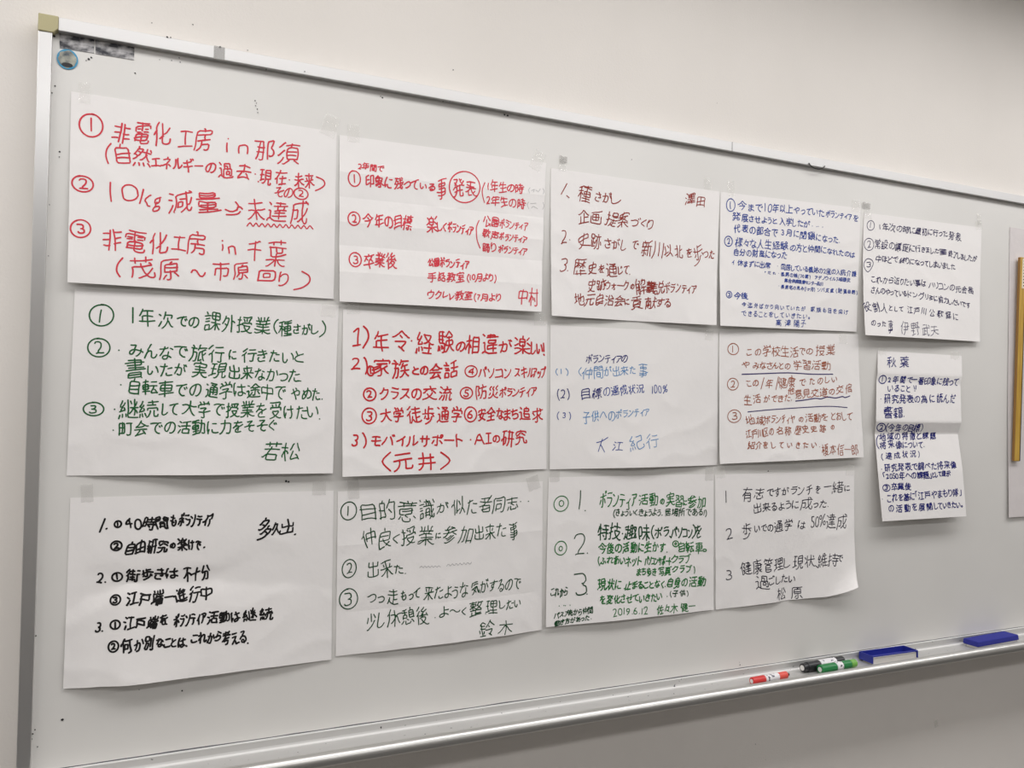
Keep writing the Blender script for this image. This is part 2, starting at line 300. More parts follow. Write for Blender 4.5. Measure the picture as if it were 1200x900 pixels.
# ------------------------------------------------------------------ handwriting
# pen strokes of each character by code point; a point is x * 100 + y on a grid of 80 to the em
GL = {
33: [[1524],[1570,1538]],
37: [[1320,1724,2132,2232,2234,2435,2742,2943,3148,3553,3758,4061,4366,4771,4772,5175],[2764,2761,2556,2254,1454,1156,961,1067,1169,1672,2371,2569,2764],[5335,5227,4823,4023,3528,3535,3737,4240,4740,5039,5335]],
40: [[2875,2472,1861,1345,1332,1528,1524,2110,2702]],
41: [[675,875,1368,1561,1759,2045,2032,1719,904]],
46: [[1324]],
48: [[3738,3429,2824,2024,1330,1140,1155,1363,1869,2271,2970,3465,3757,3738]],
49: [[2470,2424]],
50: [[1724,1931,2538,3148,3358,3264,2969,2471,1771,1169,863],[3724,1624,1021]],
51: [[1129,1324,1923,2624,3228,3332,3340,3243,2845,2748],[1370,2571,2969,3264,3256,3153,2952,2748,2248]],
52: [[3472,3164,3224],[3164,2662,2158,1348,1242,3741]],
53: [[929,1026,1324,2123,3026,3329,3532,3541,3243,3245,2948,2450,1651,1671,3271]],
54: [[1749,1851,1949,1749],[1749,1648,1747,2848,3543,3740,3732,3529,2924,2024,1527,1232,1141,1245,1648,1450,1554,2062,2769,2969]],
55: [[1624,2443,3054,3158,3361,3570,1271]],
57: [[1924,2428,3340,3446,3651,3661,3367,2771,1870,1366,1161,1156,1352,1649,2247,3548]],
65: [[4340,1940],[3067,2866,2663,1948,1940,1639,922],[3071,3067,3365,3659,4148,4242,4539,5124,5521]],
73: [[1470,1424]],
103: [[1734,1327,1621],[1621,2521,3119,3413,3208,2705,1505,1106,809,814,1119,1319,1621],[2852,3045,3039,2635,2234,1734,1237,1141,1148,1350,1752,3553]],
105: [[1367],[1352,1323]],
107: [[4420,3721,2435,2337,2443,2948,3554,4056],[1271,1224]],
110: [[1224,1249,1951,2453,2953,3351,3548,3524]],
215: [[2849],[1536,4061],[1561,4036]],
8658: [[1739,5639,6442],[5854,5953,6054,5854],[5854],[4767,5559,5655,6254,6948],[5854,5653,5651,1752]],
12289: [[2126,1729]],
12290: [[1636,1235,1031,1024,1220,1518,2418,2821,2925,2930,2536,2137,1837,1636]],
12293: [[5133,6048,6559,6663,3564],[6024,5329,5133,4535,3540],[4079,3671,3564,3263,2448,1740]],
12300: [[7885,5985,5939]],
12301: [[2961,2916,1016]],
12316: [[1349,1956,2958,3756,4847,5344,6443,6845,7348,7653]],
12354: [[1972,3570,6573],[5861,5858,5656,5553,5043,4233,3732],[3924,3636,3554,3780,4183],[3727,2624,2124,1726,1629,1737,2145,2649,3052,3453,3656,4958,5558,6654,7248,7235,6625,5921,5219]],
12356: [[4341,4437,3725,3524,2924,2428,2136,1946,1772],[6269,6956,7341,7337]],
12358: [[2921,3520,4522,5427,6236,6443,6450,6354,5958,5361,4061,2156],[3079,5876]],
12360: [[4040,4540,4837,5322,5820,7321],[3180,5676],[2259,5360,5154,4245,4040,3740,3437,2527]],
12362: [[7663,6470],[3348,4951,5551,6149,6647,6844,6941,6933,6729,6425,5923,5121,4821],[1667,3266,5069],[3380,3223,3121,2222,1627,1631,1635,2140,2744,3245]],
12363: [[7747,7553,6769],[3521,4421,4822,5127,5440,5459,5162,4864,3464,3062,1361],[3579,3364,3161,2952,2232,1621]],
12364: [[7646,6667],[6975,6780,6482],[8077,7878,7585],[3379,3269,3264,2961,2953,2235,1621],[3125,3124,3521,4421,4722,5026,5232,5345,5359,5062,4664,1361]],
12365: [[2741,2440,2235,2327,2722,3619,5920],[2055,4054,6958],[2172,4771,6474],[4581,4779,4772,4971,5069,5256,5655,5650,6140,4940]],
12367: [[5126,3241,2648,2552,3159,3259,3562,3662,3966,4066,4369,5377]],
12368: [[6859,6466],[5562,5856],[5378,2656,2453,2448,2943,4729,5620]],
12369: [[1931,2333,2643],[6178,6143,6035,5627,5121,5021,4819,4520],[3863,4261,5661,7564],[2023,1931,1832,1639,1654,1977,2481]],
12371: [[2573,3472,6272],[2140,2131,2724,3521,5921,6723]],
12372: [[7877,7585],[2443,2040,2030,2524,3121,5821,6622,6926],[6172,3071,2472],[6582,6974]],
12373: [[2845,2443,2237,2329,2823,4319,6121],[2067,4366,6969],[4844,6343,6345,6149,5461,5367,5169,5173,4880,4582]],
12375: [[2779,2729,2924,3719,5120,6426,7234]],
12376: [[6177,6769,6768],[2678,2531,2726,3021,3719,4519,5421,6527,7032,7036],[5664,5371]],
12377: [[4935,4835,4935],[4935,4736,3836,3537,3243,3250,3353,3756,5156],[7669,3570,1569],[3021,3520,4223,4828,5032,4935,5239,5342,5347,5155,5180]],
12378: [[4856,3856,3354,3152,2945,3040,3535,4836],[6182,6380,6575],[7283,7578],[1368,7269],[4878,4854,5142,4834,4831,4527,4022,3119,2620]],
12379: [[5978,5943,5540,4841],[2875,2831,3026,3523,4121,6522],[1157,2758,3159,4661,7562]],
12381: [[4250,4249,4250],[4250],[4250,4348,3843,3536,3728,4124,5120,5919,6323],[7153,5453,4250,4151,3252,2951,1549],[3452,3658,5473,5577,2976,2777]],
12383: [[7322,5621,5123,4824,4529,4536],[7256,5156],[1667,3167,5069],[1921,2435,3054,3266,3469,3580]],
12384: [[4537,4336,4232,4327,4523,5620,7121],[4854,6954],[6769,6772,6476],[7280,7772],[1366,2765,4568],[1621,2751,2965,3267,3278]],
12385: [[2947,3245,3548,4350,5551,6448,6842,6834,6730,6326,5923,4720,3420,3023],[2947,3047,2948,2947],[2947],[1669,2168,3568,6372],[2440,2745,2947,2747,2751,3162,3167,3269,3380]],
12387: [[3523,3821,4522,5927,6735,6839,6848,6453,5857,4557,2250]],
12388: [[1559,3967,5669,6168,6764,7259,7248,7040,6736,6132,4726,3625]],
12389: [[1259,1458,3766,5667,6564,7058,7249,6940,6837,6131,4524,3524],[6480,6773,6972],[7776,7283]],
12390: [[5172,5068,4362,3954,3743,4033,4727,5921,6321],[1470,4073,5372,5574,7275]],
12391: [[7161,7554],[6159,6651],[6321,5621,4726,4033,3743,3955,4362,5068,5172],[1369,4473,5372,6174,7074]],
12392: [[3756,2874,2777],[6822,5421,3721,3024,2727,2432,2437,2745,3753,3756,4356,4559,6569]],
12393: [[7875,7581,7383],[2780,2575,3555],[6679,6972],[6521,5620,3620,2723,2327,2132,2137,2443,2747,3451,3555,4056,6167]],
12394: [[6168,7362],[4973,4770,3067,1467],[3581,3469,3166,2959,1635],[7227,6730,6431,6432,5833,5636,4437,3735,3331,3424,3919,4519,5019,5421,5625,5656]],
12395: [[7224,5124,4525,4031,4038],[1930,2332,2641],[7070,4470],[2480,2177,1754,1638,1732,1930,1921]],
12398: [[4522,5121,5924,6731,7137,7348,7254,7258,6667,5673,5174,4174,3572,2969,2164,1857,1656,1446,1441,1832,2228,2828,3129,3535,4149,4574]],
12399: [[2443,2540,2232,1929],[7465,5964,3864],[7528,7032,6235,5938,4738,4137,3834,3726,4221,5421,5924,6127,6134,6046,6077],[2481,2078,1976,1970,1653,1637,1631,1929,1921]],
12400: [[7174,6880],[7683,7975],[1629,2132,2340],[7526,6832,6133,5637,4737,3835,3531,3526,4021,4719,5320,5621,5925,5933,5851,5877],[3763,6363,7264,7567],[1877,1451,1432,1629,1620]],
12405: [[3222,3521,4521,4922,5225,5332,5137,3854],[4864,5267,5270,3878,3677],[1227,1629,2133,2233,2839],[7727,6943,6647]],
12408: [[1442,3062,3365,3867,4463,6143,7529]],
12409: [[1333],[5772,5970,6363],[7074,7467],[1335,1442,1643,3061,3464,3765,4361,6140,7427]],
12411: [[2443,2540,2333,2131,1929],[4056,6756,7456,7759],[4075,5974,7275],[7528,6634,6135,5937,4737,4337,3934,3729,3826,4321,4921,5521,5926,6034,5951,5974],[2480,2078,1976,1970,1653,1637,1631,1929,1921]],
12414: [[2254,5453,6855],[6925,6230,5335,4835,4537,3337,2635,2232,2224,2621,3119,4320,4624,4681],[6772,4569,2172]],
12415: [[4052,4058,4669,4876,2575],[4819,5321,5928,6435,6745,6859],[7635,7638,7241,6742,6645,4552,3352,2450,1643,1340,1332,1429,1627,2327,2729,3543,3647,3651]],
12417: [[2374,2469,2952,3542,3740,3935,4232],[5379,5268,5067,5063,4653,4142,3940,3735,3534,2727,1927,1629,1432,1443,1648,1953,2357,2658,2762,2963,4267,5467,6364,6860,7251,7235,6728,6124,5621,4721]],
12418: [[5046,3245,1448],[3580,3570,3145,3131,3424,3921,4419,5520,6424,6929,7037,6943,6747,6451,6152],[1669,3366,5067]],
12420: [[4181,4975],[2960],[4320,3936,3154,3059,2761,2763,2173],[4945,5643,6444,6946,7251,7361,7264,6966,6269,5569,4767,3963,3763,3561,3261,2758,1553,1053]],
12423: [[4354,6356],[6224,5330,4532,4334,3334,2732,2430,2322,2719,3818,4219,4423,4367]],
12424: [[6764,4364],[6826,6032,5136,4736,4339,2839,2136,1934,1729,1826,2121,2919,3820,4324,4530,4351,4380]],
12425: [[2545,2644,2844,3248,4151,5752,6449,6843,6835,6731,5924,4720,3320,2922],[2545,2745,2647,2545],[5874,3578,3279,3280],[2240,2343,2545,2445,2347,2464]],
12426: [[3221,3720,4522,5327,5630,6035,6241,6448,6362,6069,5674,4876,3772,3266,3061,2559],[2541,2464,2676,2780,3083]],
12427: [[2143,3553,5353,5853,6449,6941,6934,6831,6224,5321,5220,3720,3125,3131,3535,4635,5129,5321],[3753,3859,4059,4362,5471,5676,4977,2775]],
12428: [[8030,7725,7123,6623,6325,6128,6137,6460,6465,6167,5469,4867,4264,3759,2956],[1366,1465,2167,2967],[2748,2246,1232],[2819,2750,2955,2960,3067,3080]],
12434: [[2956,2957,2956],[5973,4271,1671],[3780,3672,3270,3265,2859,2857,2956],[7057,5450,4849,4745,4043,3438,3135,2929,3124,3521,3820,6620],[1644,2856,4356,4654,4851,4834]],
12435: [[4579,4277,4175,3056,2951,3149],[3149,3051,3250,3149],[1521,2137,2949,3248,3951,4451,4748,4842,4827,5024,5421,6121,6723,7127,7534,7637,7538]],
12450: [[4359,4244,3935,3227,2621,2321],[1775,7274,7169,6561,5753,5353]],
12451: [[4518,4548],[1939,3243,4048,4548,4853,5759,6164]],
12452: [[1647,2751,4258,4859],[4821,4859,5063,6473]],
12454: [[4381,4368],[1949,1967,4368,6967,6961,6750,6443,6242,6240,5835,5128,4123,3721,2923]],
12456: [[4327,4369],[1327,7327],[1970,7069]],
12457: [[2453,5053,5251],[4218,5018,5319,5348,5251,5354,5366],[6953,5353,5149,3534,3434,3232,2627,2327]],
12461: [[5219,4921,4636,4643,4445,4264,4067,3879],[6569,2262,1662,1664,1265],[7551,7248,1639]],
12462: [[7678,7285],[4442],[1537,7146],[1362,1561,2061,6468,6776,6482,6183],[5117,4819,4442,4343,4063,3866,3777,4081]],
12463: [[2321,2821,2922,3222,4832,5945,6658,6866,6769,3870],[1251,1851,2254,3163,3367,3870,4180]],
12464: [[6481,6875],[7385,7777],[3568,6467,6463,6357,5441,4430,2820,2419,2119],[3878,3568,3267,1952,1449,1149]],
12467: [[6827,2027],[2171,6870,6823]],
12469: [[2977,2943],[7562,1263],[5879,5958,5637,5230,4524,4021,3621]],
12473: [[5045,6431,6727],[1823,2627,3735,4644,5045,5150,5860,6169,6173,2273]],
12475: [[6823,5921,4021,3325,3228,3278],[1255,1354,2457,3157,3259,3859,6164,6864,6656,5643]],
12477: [[2956,2171,1972,1973,1873],[2823,3222,4027,4531,5643,6356,6773,6775]],
12479: [[5442],[3871,6770,6867,6659,5744,4632,2921,2021],[6137,5939,5639,5343,3852],[4180,3871,3569,3164,2153,1651]],
12481: [[7453,1353,1150],[2721,3223,3829,4339,4552,4573],[2073,4573,4675,5575,6177,6776]],
12483: [[2745,2258],[4161,4551],[3019,3619,5128,6141,6653,6759,7161]],
12486: [[4555,4546,4232,3727,3221,2920,2620],[2475,6575],[1556,7356]],
12487: [[2420,2819,3221,4233,4547,4555],[6483,6782,7075],[7485,7684,7978],[5975,2475],[1455,7255]],
12488: [[6744,6745,5651,4256,3556],[3782,3478,3521]],
12489: [[3256,3955,6047,6544,6640],[5675,5969,6067],[7070,6973,6579],[3220,3277]],
12493: [[5943,6243,7335],[1137,1536,2037,3945,4446],[4569,4481],[4420,4448,5960,6164,6269,1969]],
12494: [[6777,6375,5859,4843,3530,2324,1824]],
12495: [[1626,2746,3264,3270],[7227,6452,5572]],
12496: [[6480,6972],[1524,2543,2957,3270],[7383,7775],[7224,6157,5371]],
12497: [[5371,6157,7224],[3270,2957,2543,1524],[7879,7872,7569,6969,6672,6579,6882,7483,7781,7879]],
12502: [[7879,7485],[6672,1872],[2423,2921,4027,4933,5945,6458,6767,6672,6773,6778,6483]],
12503: [[1872,6672,6970,7570,7972,8075,8080,7983,7485,6983,6781,6767,6458,5945,5337,4027,2921,2423]],
12508: [[7233,6447,6049],[1532,2141,2143,2343,2548],[7283,7383,7776],[6480,6773],[4378,4322,4019,3219],[7264,1564]],
12509: [[7233,6447,6049],[1532,2141,2143,2343,2548],[6772,7272,7575,7681,7584,7285,6785,6382,6376,6772],[4378,4322,4019,3219],[1564,7264]],
12514: [[7123,4722,4324,4028,4073],[1651,7351],[2173,6773]],
12516: [[1359,2761,3261,3764,6469,7169,7064,6760,6759,5646],[2780,2880,2976,3264,3561,3556,4323,4421,4719]],
12521: [[3221,3521,4022,4827,5834,6443,6748,6957,1958],[2576,6576,6879]],
12522: [[2577,2545],[6277,6251,5935,5026,4523,4021,3522]],
12523: [[7541,7237,5726,5124,5025,5077,5380],[2976,2852,2639,2129,1522,1322]],
12524: [[2675,2724,3124,3726,5635,6642,7249]],
12531: [[3565,2474,2274],[1624,2023,2824,5034,6143,7154,7459,7465]],
12534: [[5153,5041,4529,3619,3417,2918],[6953,3153],[1940,2648,2751,2953,3153,3364,3767]],
12539: [[4451]],
12540: [[7251,1651]],
19968: [[1151,7751]],
19978: [[7158,4158],[4121,4182],[1120,7720]],
19981: [[1040,1340,1943,2951,3861,4362],[5259,6253,6451,7542],[7578,1378],[4417,4364,4569,4873,4878]],
20013: [[7343,1443],[4417,4483],[1438,1469,7269,7338]],
20037: [[7619,7021,6031,5439,5147,4848],[3072,5371,5365,5058,4850,4446,3735,2424,1519,1418,919],[1249,2160,2771,3072,3077,3283]],
20102: [[2519,2916,3816,4318,4457,5866,6472,6572,6777,1577]],
20107: [[1278,7578],[4369,2169,2060,2159,6759,6769,4369],[7739,1139],[4384,4319,4016,3216,2917],[1728,6928,6849,1849]],
20117: [[7567,1567],[5983,5917],[1117,1517,1719,2325,2733,3053,3083],[1243,7643]],
20132: [[1351,1651,2054,3165],[4573,4580,4285,4085],[5364,5964,7551],[7573,1373],[8019,7318,6121,5226,5127,5027,4631,4233,4135,3543,3150],[5750,5645,5139,4532,4028,2821,1217]],
20154: [[4362,4760,5148,6131,6626,7619],[4483,4362,4061,3951,3135,2124,1521,1319,1019]],
20170: [[6444,6237,6035,4718,4416],[5153,4063],[6945,6544,2045],[758,1357,1961,2967,4280,4481,4780,6167,6961,7558,7959]],
20171: [[2951,2938,2629,2121,1819,1618,1118],[5952,5916],[1157,2161,2766,2866,4380,4580,5570,6464,7558,7859]],
20182: [[1961,1360,954],[3876,3827,4020,4318,4817,7418,7724,7727,8029],[5635,5684],[2753,3253,3454,3754,4057,4558,5361,5661,5864,6365,6968,7468,7441,7238,6837,6440],[2783,2070,1964,1917]],
20195: [[2263,1661,1053],[7573,6683,6483],[7929,7722,7619,7418,7118,6620,6028,5640,5261,5183],[7762,7563,3357],[2317,2265,2471,2673,3083]],
20196: [[7659,7061,6466,6366,6267,6167,4580,4179,3472,2163,1359,959],[4064,4758],[3432,3532,4227,4825,4822,5418],[2147,6447,6241,4828,4825]],
20197: [[5936,6335,6731,7718],[3876,4369,4762],[2077,2030],[1627,2030,2731,3134,4037,4241],[6780,6556,5936,5533,5532,4824,3819]],
20210: [[1961,1561,1053],[3343,7543],[5483,5417],[3338,3367,7567,7538],[2016,2060,1961,1964,2069,2783]],
20225: [[2319,2348],[6844,4544],[7519,1319],[4561,4519],[7758,7160,7061,6365,5373,4581,4180,3572,2061,1358,959]],
20234: [[1963,1662,954],[7760,3160],[3118,3217,3619,4327,4837,4840,5043,5078],[2783,2170,1964,2161,2116],[3541,7241,7278,3579]],
20241: [[1356,1661,2163],[3264,5164,5460,5661,6056,6741,7729],[5383,5317],[2983,2778,2270,2164,2117],[3028,3634,3635,4141,4855,5156,5864,7764]],
20250: [[2464,2859,6059,6564],[2421,2527,3031,3133,3638,3744],[1444,7544],[8061,7460,6962,5670,4580],[1919,2321,3320,6524],[4885,4583,4580,4179,3269,2566,2464,2264,1359],[7218,6823,6524,6429,5835,5635]],
20284: [[3630,4131,5238],[5556,4874,4777,4577],[6741,7039,7720],[850,954,1257,1259,1861],[2483,2277,1972,1864,1917],[3324,3629,3578],[7082,6741,6440,5927,5119]],
20304: [[5919,5947],[1963,1662,954],[4019,7719],[7647,4747,4249],[3068,7768],[2126,2926,3739,4047,4249,4357,4562,4567,4769,4983,5285],[2783,2170,1964,2161,2116]],
20309: [[7276,7219,6917,5816],[1151,1155,1460,2063],[3576,7776],[3632,3659,5659,5637,3637],[3085,2783,2477,2172,2065,2117]],
20379: [[4832,4331,4024,3218],[1961,1360,954],[6531,7520,7519],[4483,4441],[6583,6541],[7767,3467],[3241,7741],[2783,2578,2069,1964,1917]],
20449: [[3272,7772],[7148,3748],[1053,1156,1459,1461,1962],[7060,3760],[5379,5184],[2016,1965,2172,2683],[7219,7137,3637,3619,7219]],
20581: [[1053,1056,1258,1259,1761],[2743,3135,3532],[8020,7717,5418,4819,4123,3727,3527],[4635,7635],[4978,7278,7256,4956],[7445,4845,4643,4543],[5984,5925],[7867,4567],[2383,2075,1973,1764,1817],[2979,4078,3872,3261,3156,4055,4051,3737,3633,3532,3527,2617]],
20687: [[5243,4135,3231,2932],[6641,6737,6931,7723],[2721,3119,4325,5332,5633],[1049,1054,1156,1359,1961],[2966,3468,7268,7255,5356],[2783,2069,1964,1917],[7246,6743,6440,5639],[4816,5316,5721,5832,5633,5639,5542,5243,5147,4850,4755,3556,3567,3774,4179,4380,4484,4685],[2943,3243,3945,4047,4650,4855,5356,5466,5769,6079,4380]],
20803: [[6977,1977],[7730,7726,7519,5818,5420,5356],[1218,2122,2427,2729,3142,3256],[1256,7556]],
20837: [[1420,1620,2124,3135,3848,4261,4463],[3281,4369,4463,4860,5939,6927,7720,7716]],
20840: [[1319,7519],[4454,4419],[6637,2437],[7159,6755,4454,2155,2056,2059,1959],[1156,1659,1959,1961,2564,4382,4582,5472,6762,6862,6961,7061,7656,8056]],
20844: [[3281,2467,1455],[6627,6025,2224,2430,2732,2734,3240,4052,4055,4256,4359,4760],[7755,7655,6567,5682],[5841,5840,6038,6531,6627,6926,7219]],
20889: [[6464,2964],[1434,5334],[7570,7480,1380,1370],[3375,3072,2964,2759,2648,6648,6532,6120,5918,5617,4617,4319]],
20986: [[4483,4421],[1976,2055,6955,6976],[7243,7221,1621,1643]],
20998: [[5781,5976,6175,6469,6668,6667,7656],[3753,3643,3232,2321,1418],[1859,1956,2253,6553,6433,6119,5717,4817,4419],[3282,2874,2366,1961,1859,1356]],
21021: [[5377,5255,4940,4325,3719],[2948,3044,3243,3538],[2477,2184],[2317,2351,2456,3167,3169,1170],[3554,2948,2448,1746,1140,1037],[5319,5519,5518,5617,6016,6717,7020,7224,7446,7577,4077]],
21029: [[5919,6216,6916,7217,7419,7483],[5437,5475],[2359,1461,1480,4080,4060,2359],[1219,1625,2137,2351,2359],[2418,2716,3616,3718,4031,4045,2245]],
21106: [[6135,6173],[2785,3084,3277],[7583,7520,7417,6417],[3277,1277,1269,1665,4565,5070,4977,3277],[4356,1856],[1246,4846],[3169,3135],[1620,4520,4535,1635,1620]],
21147: [[918,1318,2224,3440,3442,3750,3958,4084],[5218,6317,6518,6923,7241,7367,1467]],
21152: [[7423,5223],[1119,1627,2041,2262,2283],[1169,4069,4042,3823,3519,2818],[7419,7474,5274,5218]],
21205: [[4522,4318],[1232,4332],[4571,1071],[4966,7665,7423,7218,7017,6316,5919],[4352,1252],[2761,1261,1243,4342,4361,2761],[2780,2721],[1280,2780,2982,4083,4483],[5983,5848,5536,4924,4622,2721,1019]],
21270: [[7471,6055,5753,5551,4849],[4843,4343,3537,3438],[1154,1862,2364],[7732,7724,7319,5318,4921,4843,4882],[2417,2367,2472,3183]],
21271: [[3235,2835,1128],[1364,3264],[5356,6159,7569],[3283,3218],[7736,7932,7825,7519,6918,6018,5320,5224,5283]],
21306: [[7580,1480,1419,7719],[6771,6470,6268,6267,5456,4041,2732],[2967,3264,4552,4752,4948,5247,6632]],
21307: [[7580,1480,1420,7719],[4843,5440,6927],[7448,2448],[3566,4864,7065],[2527,3128,3932,4843,4964],[3572,3566,3265,2759,2559]],
21313: [[7654,1254],[4483,4417]],
21315: [[1152,7752],[4417,4477],[7081,6483,5880,4679,4477,3777,1875,1675,1476]],
21330: [[4575,4383],[7447,6157,5858],[3752,3257,2759],[1135,7735],[7575,1375],[6469,6067,5858,5658,4548,4543,4341,4317],[1547,2253,2458,2759,2967,3269]],
21332: [[6651,6330,5819],[4016,4516,4817,5032,5042,3143],[2084,2016],[1163,2963],[3876,7276,7368,7160,6958,6158,5861],[5743,7742,7519,7216,6916,6718,6618],[2913,2918,3220,3526,3838,3951,3753,3657,4259,4865,5170,5275,5477,5585,5787]],
21360: [[6130,6429,6929,7330,7432,7478,4978,4917],[1556,3756],[4036,3733,2329,1529,1575,1877,2678,3582,3581]],
21407: [[5375,4873,4867],[1119,1428,1639,1780,7680],[3734,3331,2722],[6233,6432,7520],[7054,3054],[5042,4917,3916,3718],[4867,6967,7065,7043,6942,3242,3043,3066,4867]],
21435: [[6624,6431,5938,5540],[4451,4483],[1872,7072],[1151,7651],[3750,3544,2227,2121,6724,7022,7219]],
21442: [[2630,3230,4836,5540,5840],[3759,3971],[5049,4749,4045,2941,2743,2443,2245],[7640,6348,5953,5758],[1918,2416,4320,5625,6531,6731],[2976,3172],[4085,2977,2976,2775,2772],[6374,6272,4071,2071,1772],[1040,1340,1944,2245,2246,2952,3258],[7759,1159],[5282,5681,6276,6374,6971]],
21463: [[7083,6484,4681,1379],[4827,4826,5024,6319,7417,7919],[7176,6775,6672,6367,6261],[4568,4375],[1251,1361,7561,7551],[2173,2469,2461],[4127,4029,3335,2742,2747,6147,6243,6140,4829,4827,4127,4024,3522,2219,1317]],
21490: [[4472,1672,1651,7151,7172,4472],[1317,2822,2924,3728,4339,4450,4483],[7617,6817,5519,4024,3727,3228,2734,2241]],
21512: [[2462,2661,2659,2758,6158,6564],[4580,6265,7559,7959],[4885,4684,4580,4178,3269,3169,2967,2564,2462,2262,1357,1158],[6621,6543,2243,2221,6621]],
21516: [[2767,6167],[6019,6416,7217,7419,7480,1380,1316],[3027,3153,5752,5732,3032]],
21517: [[3985,3783,3577],[2962,3956,4053],[3745,4053],[1164,1664,1966,3075,3477,6576,6472,6268,5460,4754,4053],[1140,1640,2143,2743,2744,3545,3745,3944,6944,6920,2721,2743]],
21521: [[4184,3875,3871],[3128,3153,5653,5633,3133],[1517,1570,3771,7370,7319,6816,6116,5918]],
21619: [[7471,4071],[1329,1377,2876,2837,1336],[5683,5617],[7751,5951,5647,5143,4332,3523,3323],[7723,7227,6341,5745,5351,3751]],
21693: [[6831,6046,5648],[1329,1377,2676,2638,1337],[6759,4659],[4529,5340,5447,5648,5672],[3721,3780,7580,7521,3721]],
21697: [[2780,2580,2660,6360,6380,2780],[7521,7545,5145,5121,7521],[1321,1345,3645,3621,1321]],
22238: [[3639,3140,3162,5662,5640,3639],[1321,1380,7580,7521,1321]],
22290: [[4362,4370],[4341,4327],[5835,5937,6037,6341],[2770,6170],[6561,2261],[6529,5932,5835,5435,4838,4538,4343,4144,2844,2954,5954,6053,6044],[6741,6341,6144,4544,4239,3637,2932,2430,1931],[1319,1381,7381,7419,1319]],
22312: [[1142,1647,2148],[7346,3746],[5561,5519],[1272,7672],[3418,7618],[2217,2150,2355,3167,3170,3573,3783]],
22320: [[2136,2083],[1065,2965],[5784,5735],[7827,7721,7419,5118,4519,4320,4124,4177],[3353,4054,4358,4859,5361,5661,5964,6465,7068,7468,7441,7237,6737],[3039,2737,2136,1934,1130]],
22495: [[6430,6029,5321,4818],[6440,6841,7353,7560],[2822],[3026,5332,5635],[4841,3542,3560,5059,5041,4841],[1983,1935],[3372,7672,7679,7084,6684],[1164,2664],[7727,7822,7718,7117,6721,6529,6429,6440,6241,6153,5984],[1129,1832,1935,2736]],
22522: [[2767,6167],[2756,6156],[2732,6132],[1619,7219],[1477,7477],[4319,4337],[7746,1146],[7731,7630,7332,6438,6241,6184],[930,1430,2035,2741,2743,2783]],
22580: [[5117,5622,5624,6029,6437,6441],[7272,4172],[3520,3923,4732,5036,5140],[4451,4241],[2967,1167],[4172,4261,7261,7283,4183,4172],[2083,2139],[7752,3352],[2733,3133,4041,7541,7531,7219,7016,6316],[2941,2139,1936,1132]],
22768: [[4336,4353],[1278,7578],[7265,1765],[4365,4384],[1936,7036,7052,6953,2053,1832,1320,1118]],
22793: [[3648,4150],[2939,4126],[7456,6467,5967],[4577,4385,4185],[7819,7516,6319,5122,4824,4826],[2467,2061,1455],[5377,5354],[7577,1277],[3543,3653,3554,3577],[1432,2035,2538,2939,3042,3443,6043,6141,5936,5129,4826,4126,3722,2619,1316,1117]],
22806: [[5659,6159,6953],[3345,2946,2152],[5617,5684],[1119,1319,1621,2732,2733,3240,3345,3545,4164,4172,2372],[2483,2372,2171,1964,1253]],
22810: [[5958,5456,5250],[4385,4083,4078],[2966,3565,3961,4059],[4236,4635,5130,5129],[1417,3420,4925,5127,5129,5629,6636,7244,7349,5150,4648,3943,2736,2137],[1767,2067,3276,3778,6077,6175,6072,5366,4560,4059,3856,1949,1448,1150]],
22823: [[7661,4661,4458],[4458],[1261,4261,4656,5047,5833,6922,7519,7719],[4483,4458,4156,4049,3540,2931,2123,1419,919]],
22827: [[7549,4549,4347],[1872,7172],[1349,4249,4444,4841,5135,5629,5827,6920,7518,7919],[1218,2322,3128,3735,4043,4345,4384]],
22985: [[4072,7772],[4127,4156,7556,7529,7227,6827,6725,6524],[5816,5784],[3225,3227,2731,2532,2436,2137,1343,1351,1658,1667,1869,1985],[1118,1319,2026,2637,3053,3167,1068]],
23064: [[6432,7539],[4161,7261],[5684,5876],[2083,1969,1767,1763,1347,1343,2036,2235,2431,2630,3026,3024],[1723,2129,2230,2743,2956,3067,1168],[5647,5740,6132,6432,6528,7221,7619],[5725,5522,4820,4120,4175,7275,7247,4147]],
23376: [[2619,3016,3716,4217,4419,4460,4562,6272,6477],[1148,7748],[1978,6577,6879]],
23398: [[4571,4677,4384,4085],[2671,2676,2479,2183,1983],[6372,6477,6883],[1239,7639],[7561,7571,6372,1371,1361],[2657,5757,5652,4648,4445,4319,4217,3716,3116,2719]],
23429: [[4577,4383,4185,3985],[4059,4022,4219,5117,6517,7219,7421,7525,7431],[1139,4041,4343,5643,7546,7645],[1365,1476,4577,7376,7575,7565],[6464,5966,5263,4161,4059,3259,1957]],
23433: [[4331,4127,2921,1918,1418,1119],[4283,4475],[5953,5947,4831],[1353,7553],[7365,7375,4575,1475,1465],[7319,7119,6921,4929,4831,4331,4133,2737,2639,2743,2945,3152,3655,3658,4066]],
23455: [[4185,4384,4577],[4837,5129,5922,7217,8019],[2150,6750],[1962,6962,7567,7575,7377,1377,1367],[7637,1137],[919,1417,3024,3731,3936,4338,4368]],
23460: [[4085,4285,4384,4578],[4419,4442],[1935,6935],[1119,7619],[6765,2065],[7569,7577,4578,1377,1269],[3764,3560,2753,2748,6050,6152,6651,6947]],
23478: [[1336,1635,2639,4348],[4837,4336,3832,1922,1421,1122],[5745,6037,6431,7223,7621],[4383,4478],[4057,3556,1648,1150],[6464,2364],[7567,7477,4578,1477,1367],[6753,6049,5745,4843],[4264,4059,4056,4253,4348,4548,4645,4843,4925,4720,4417,3517]],
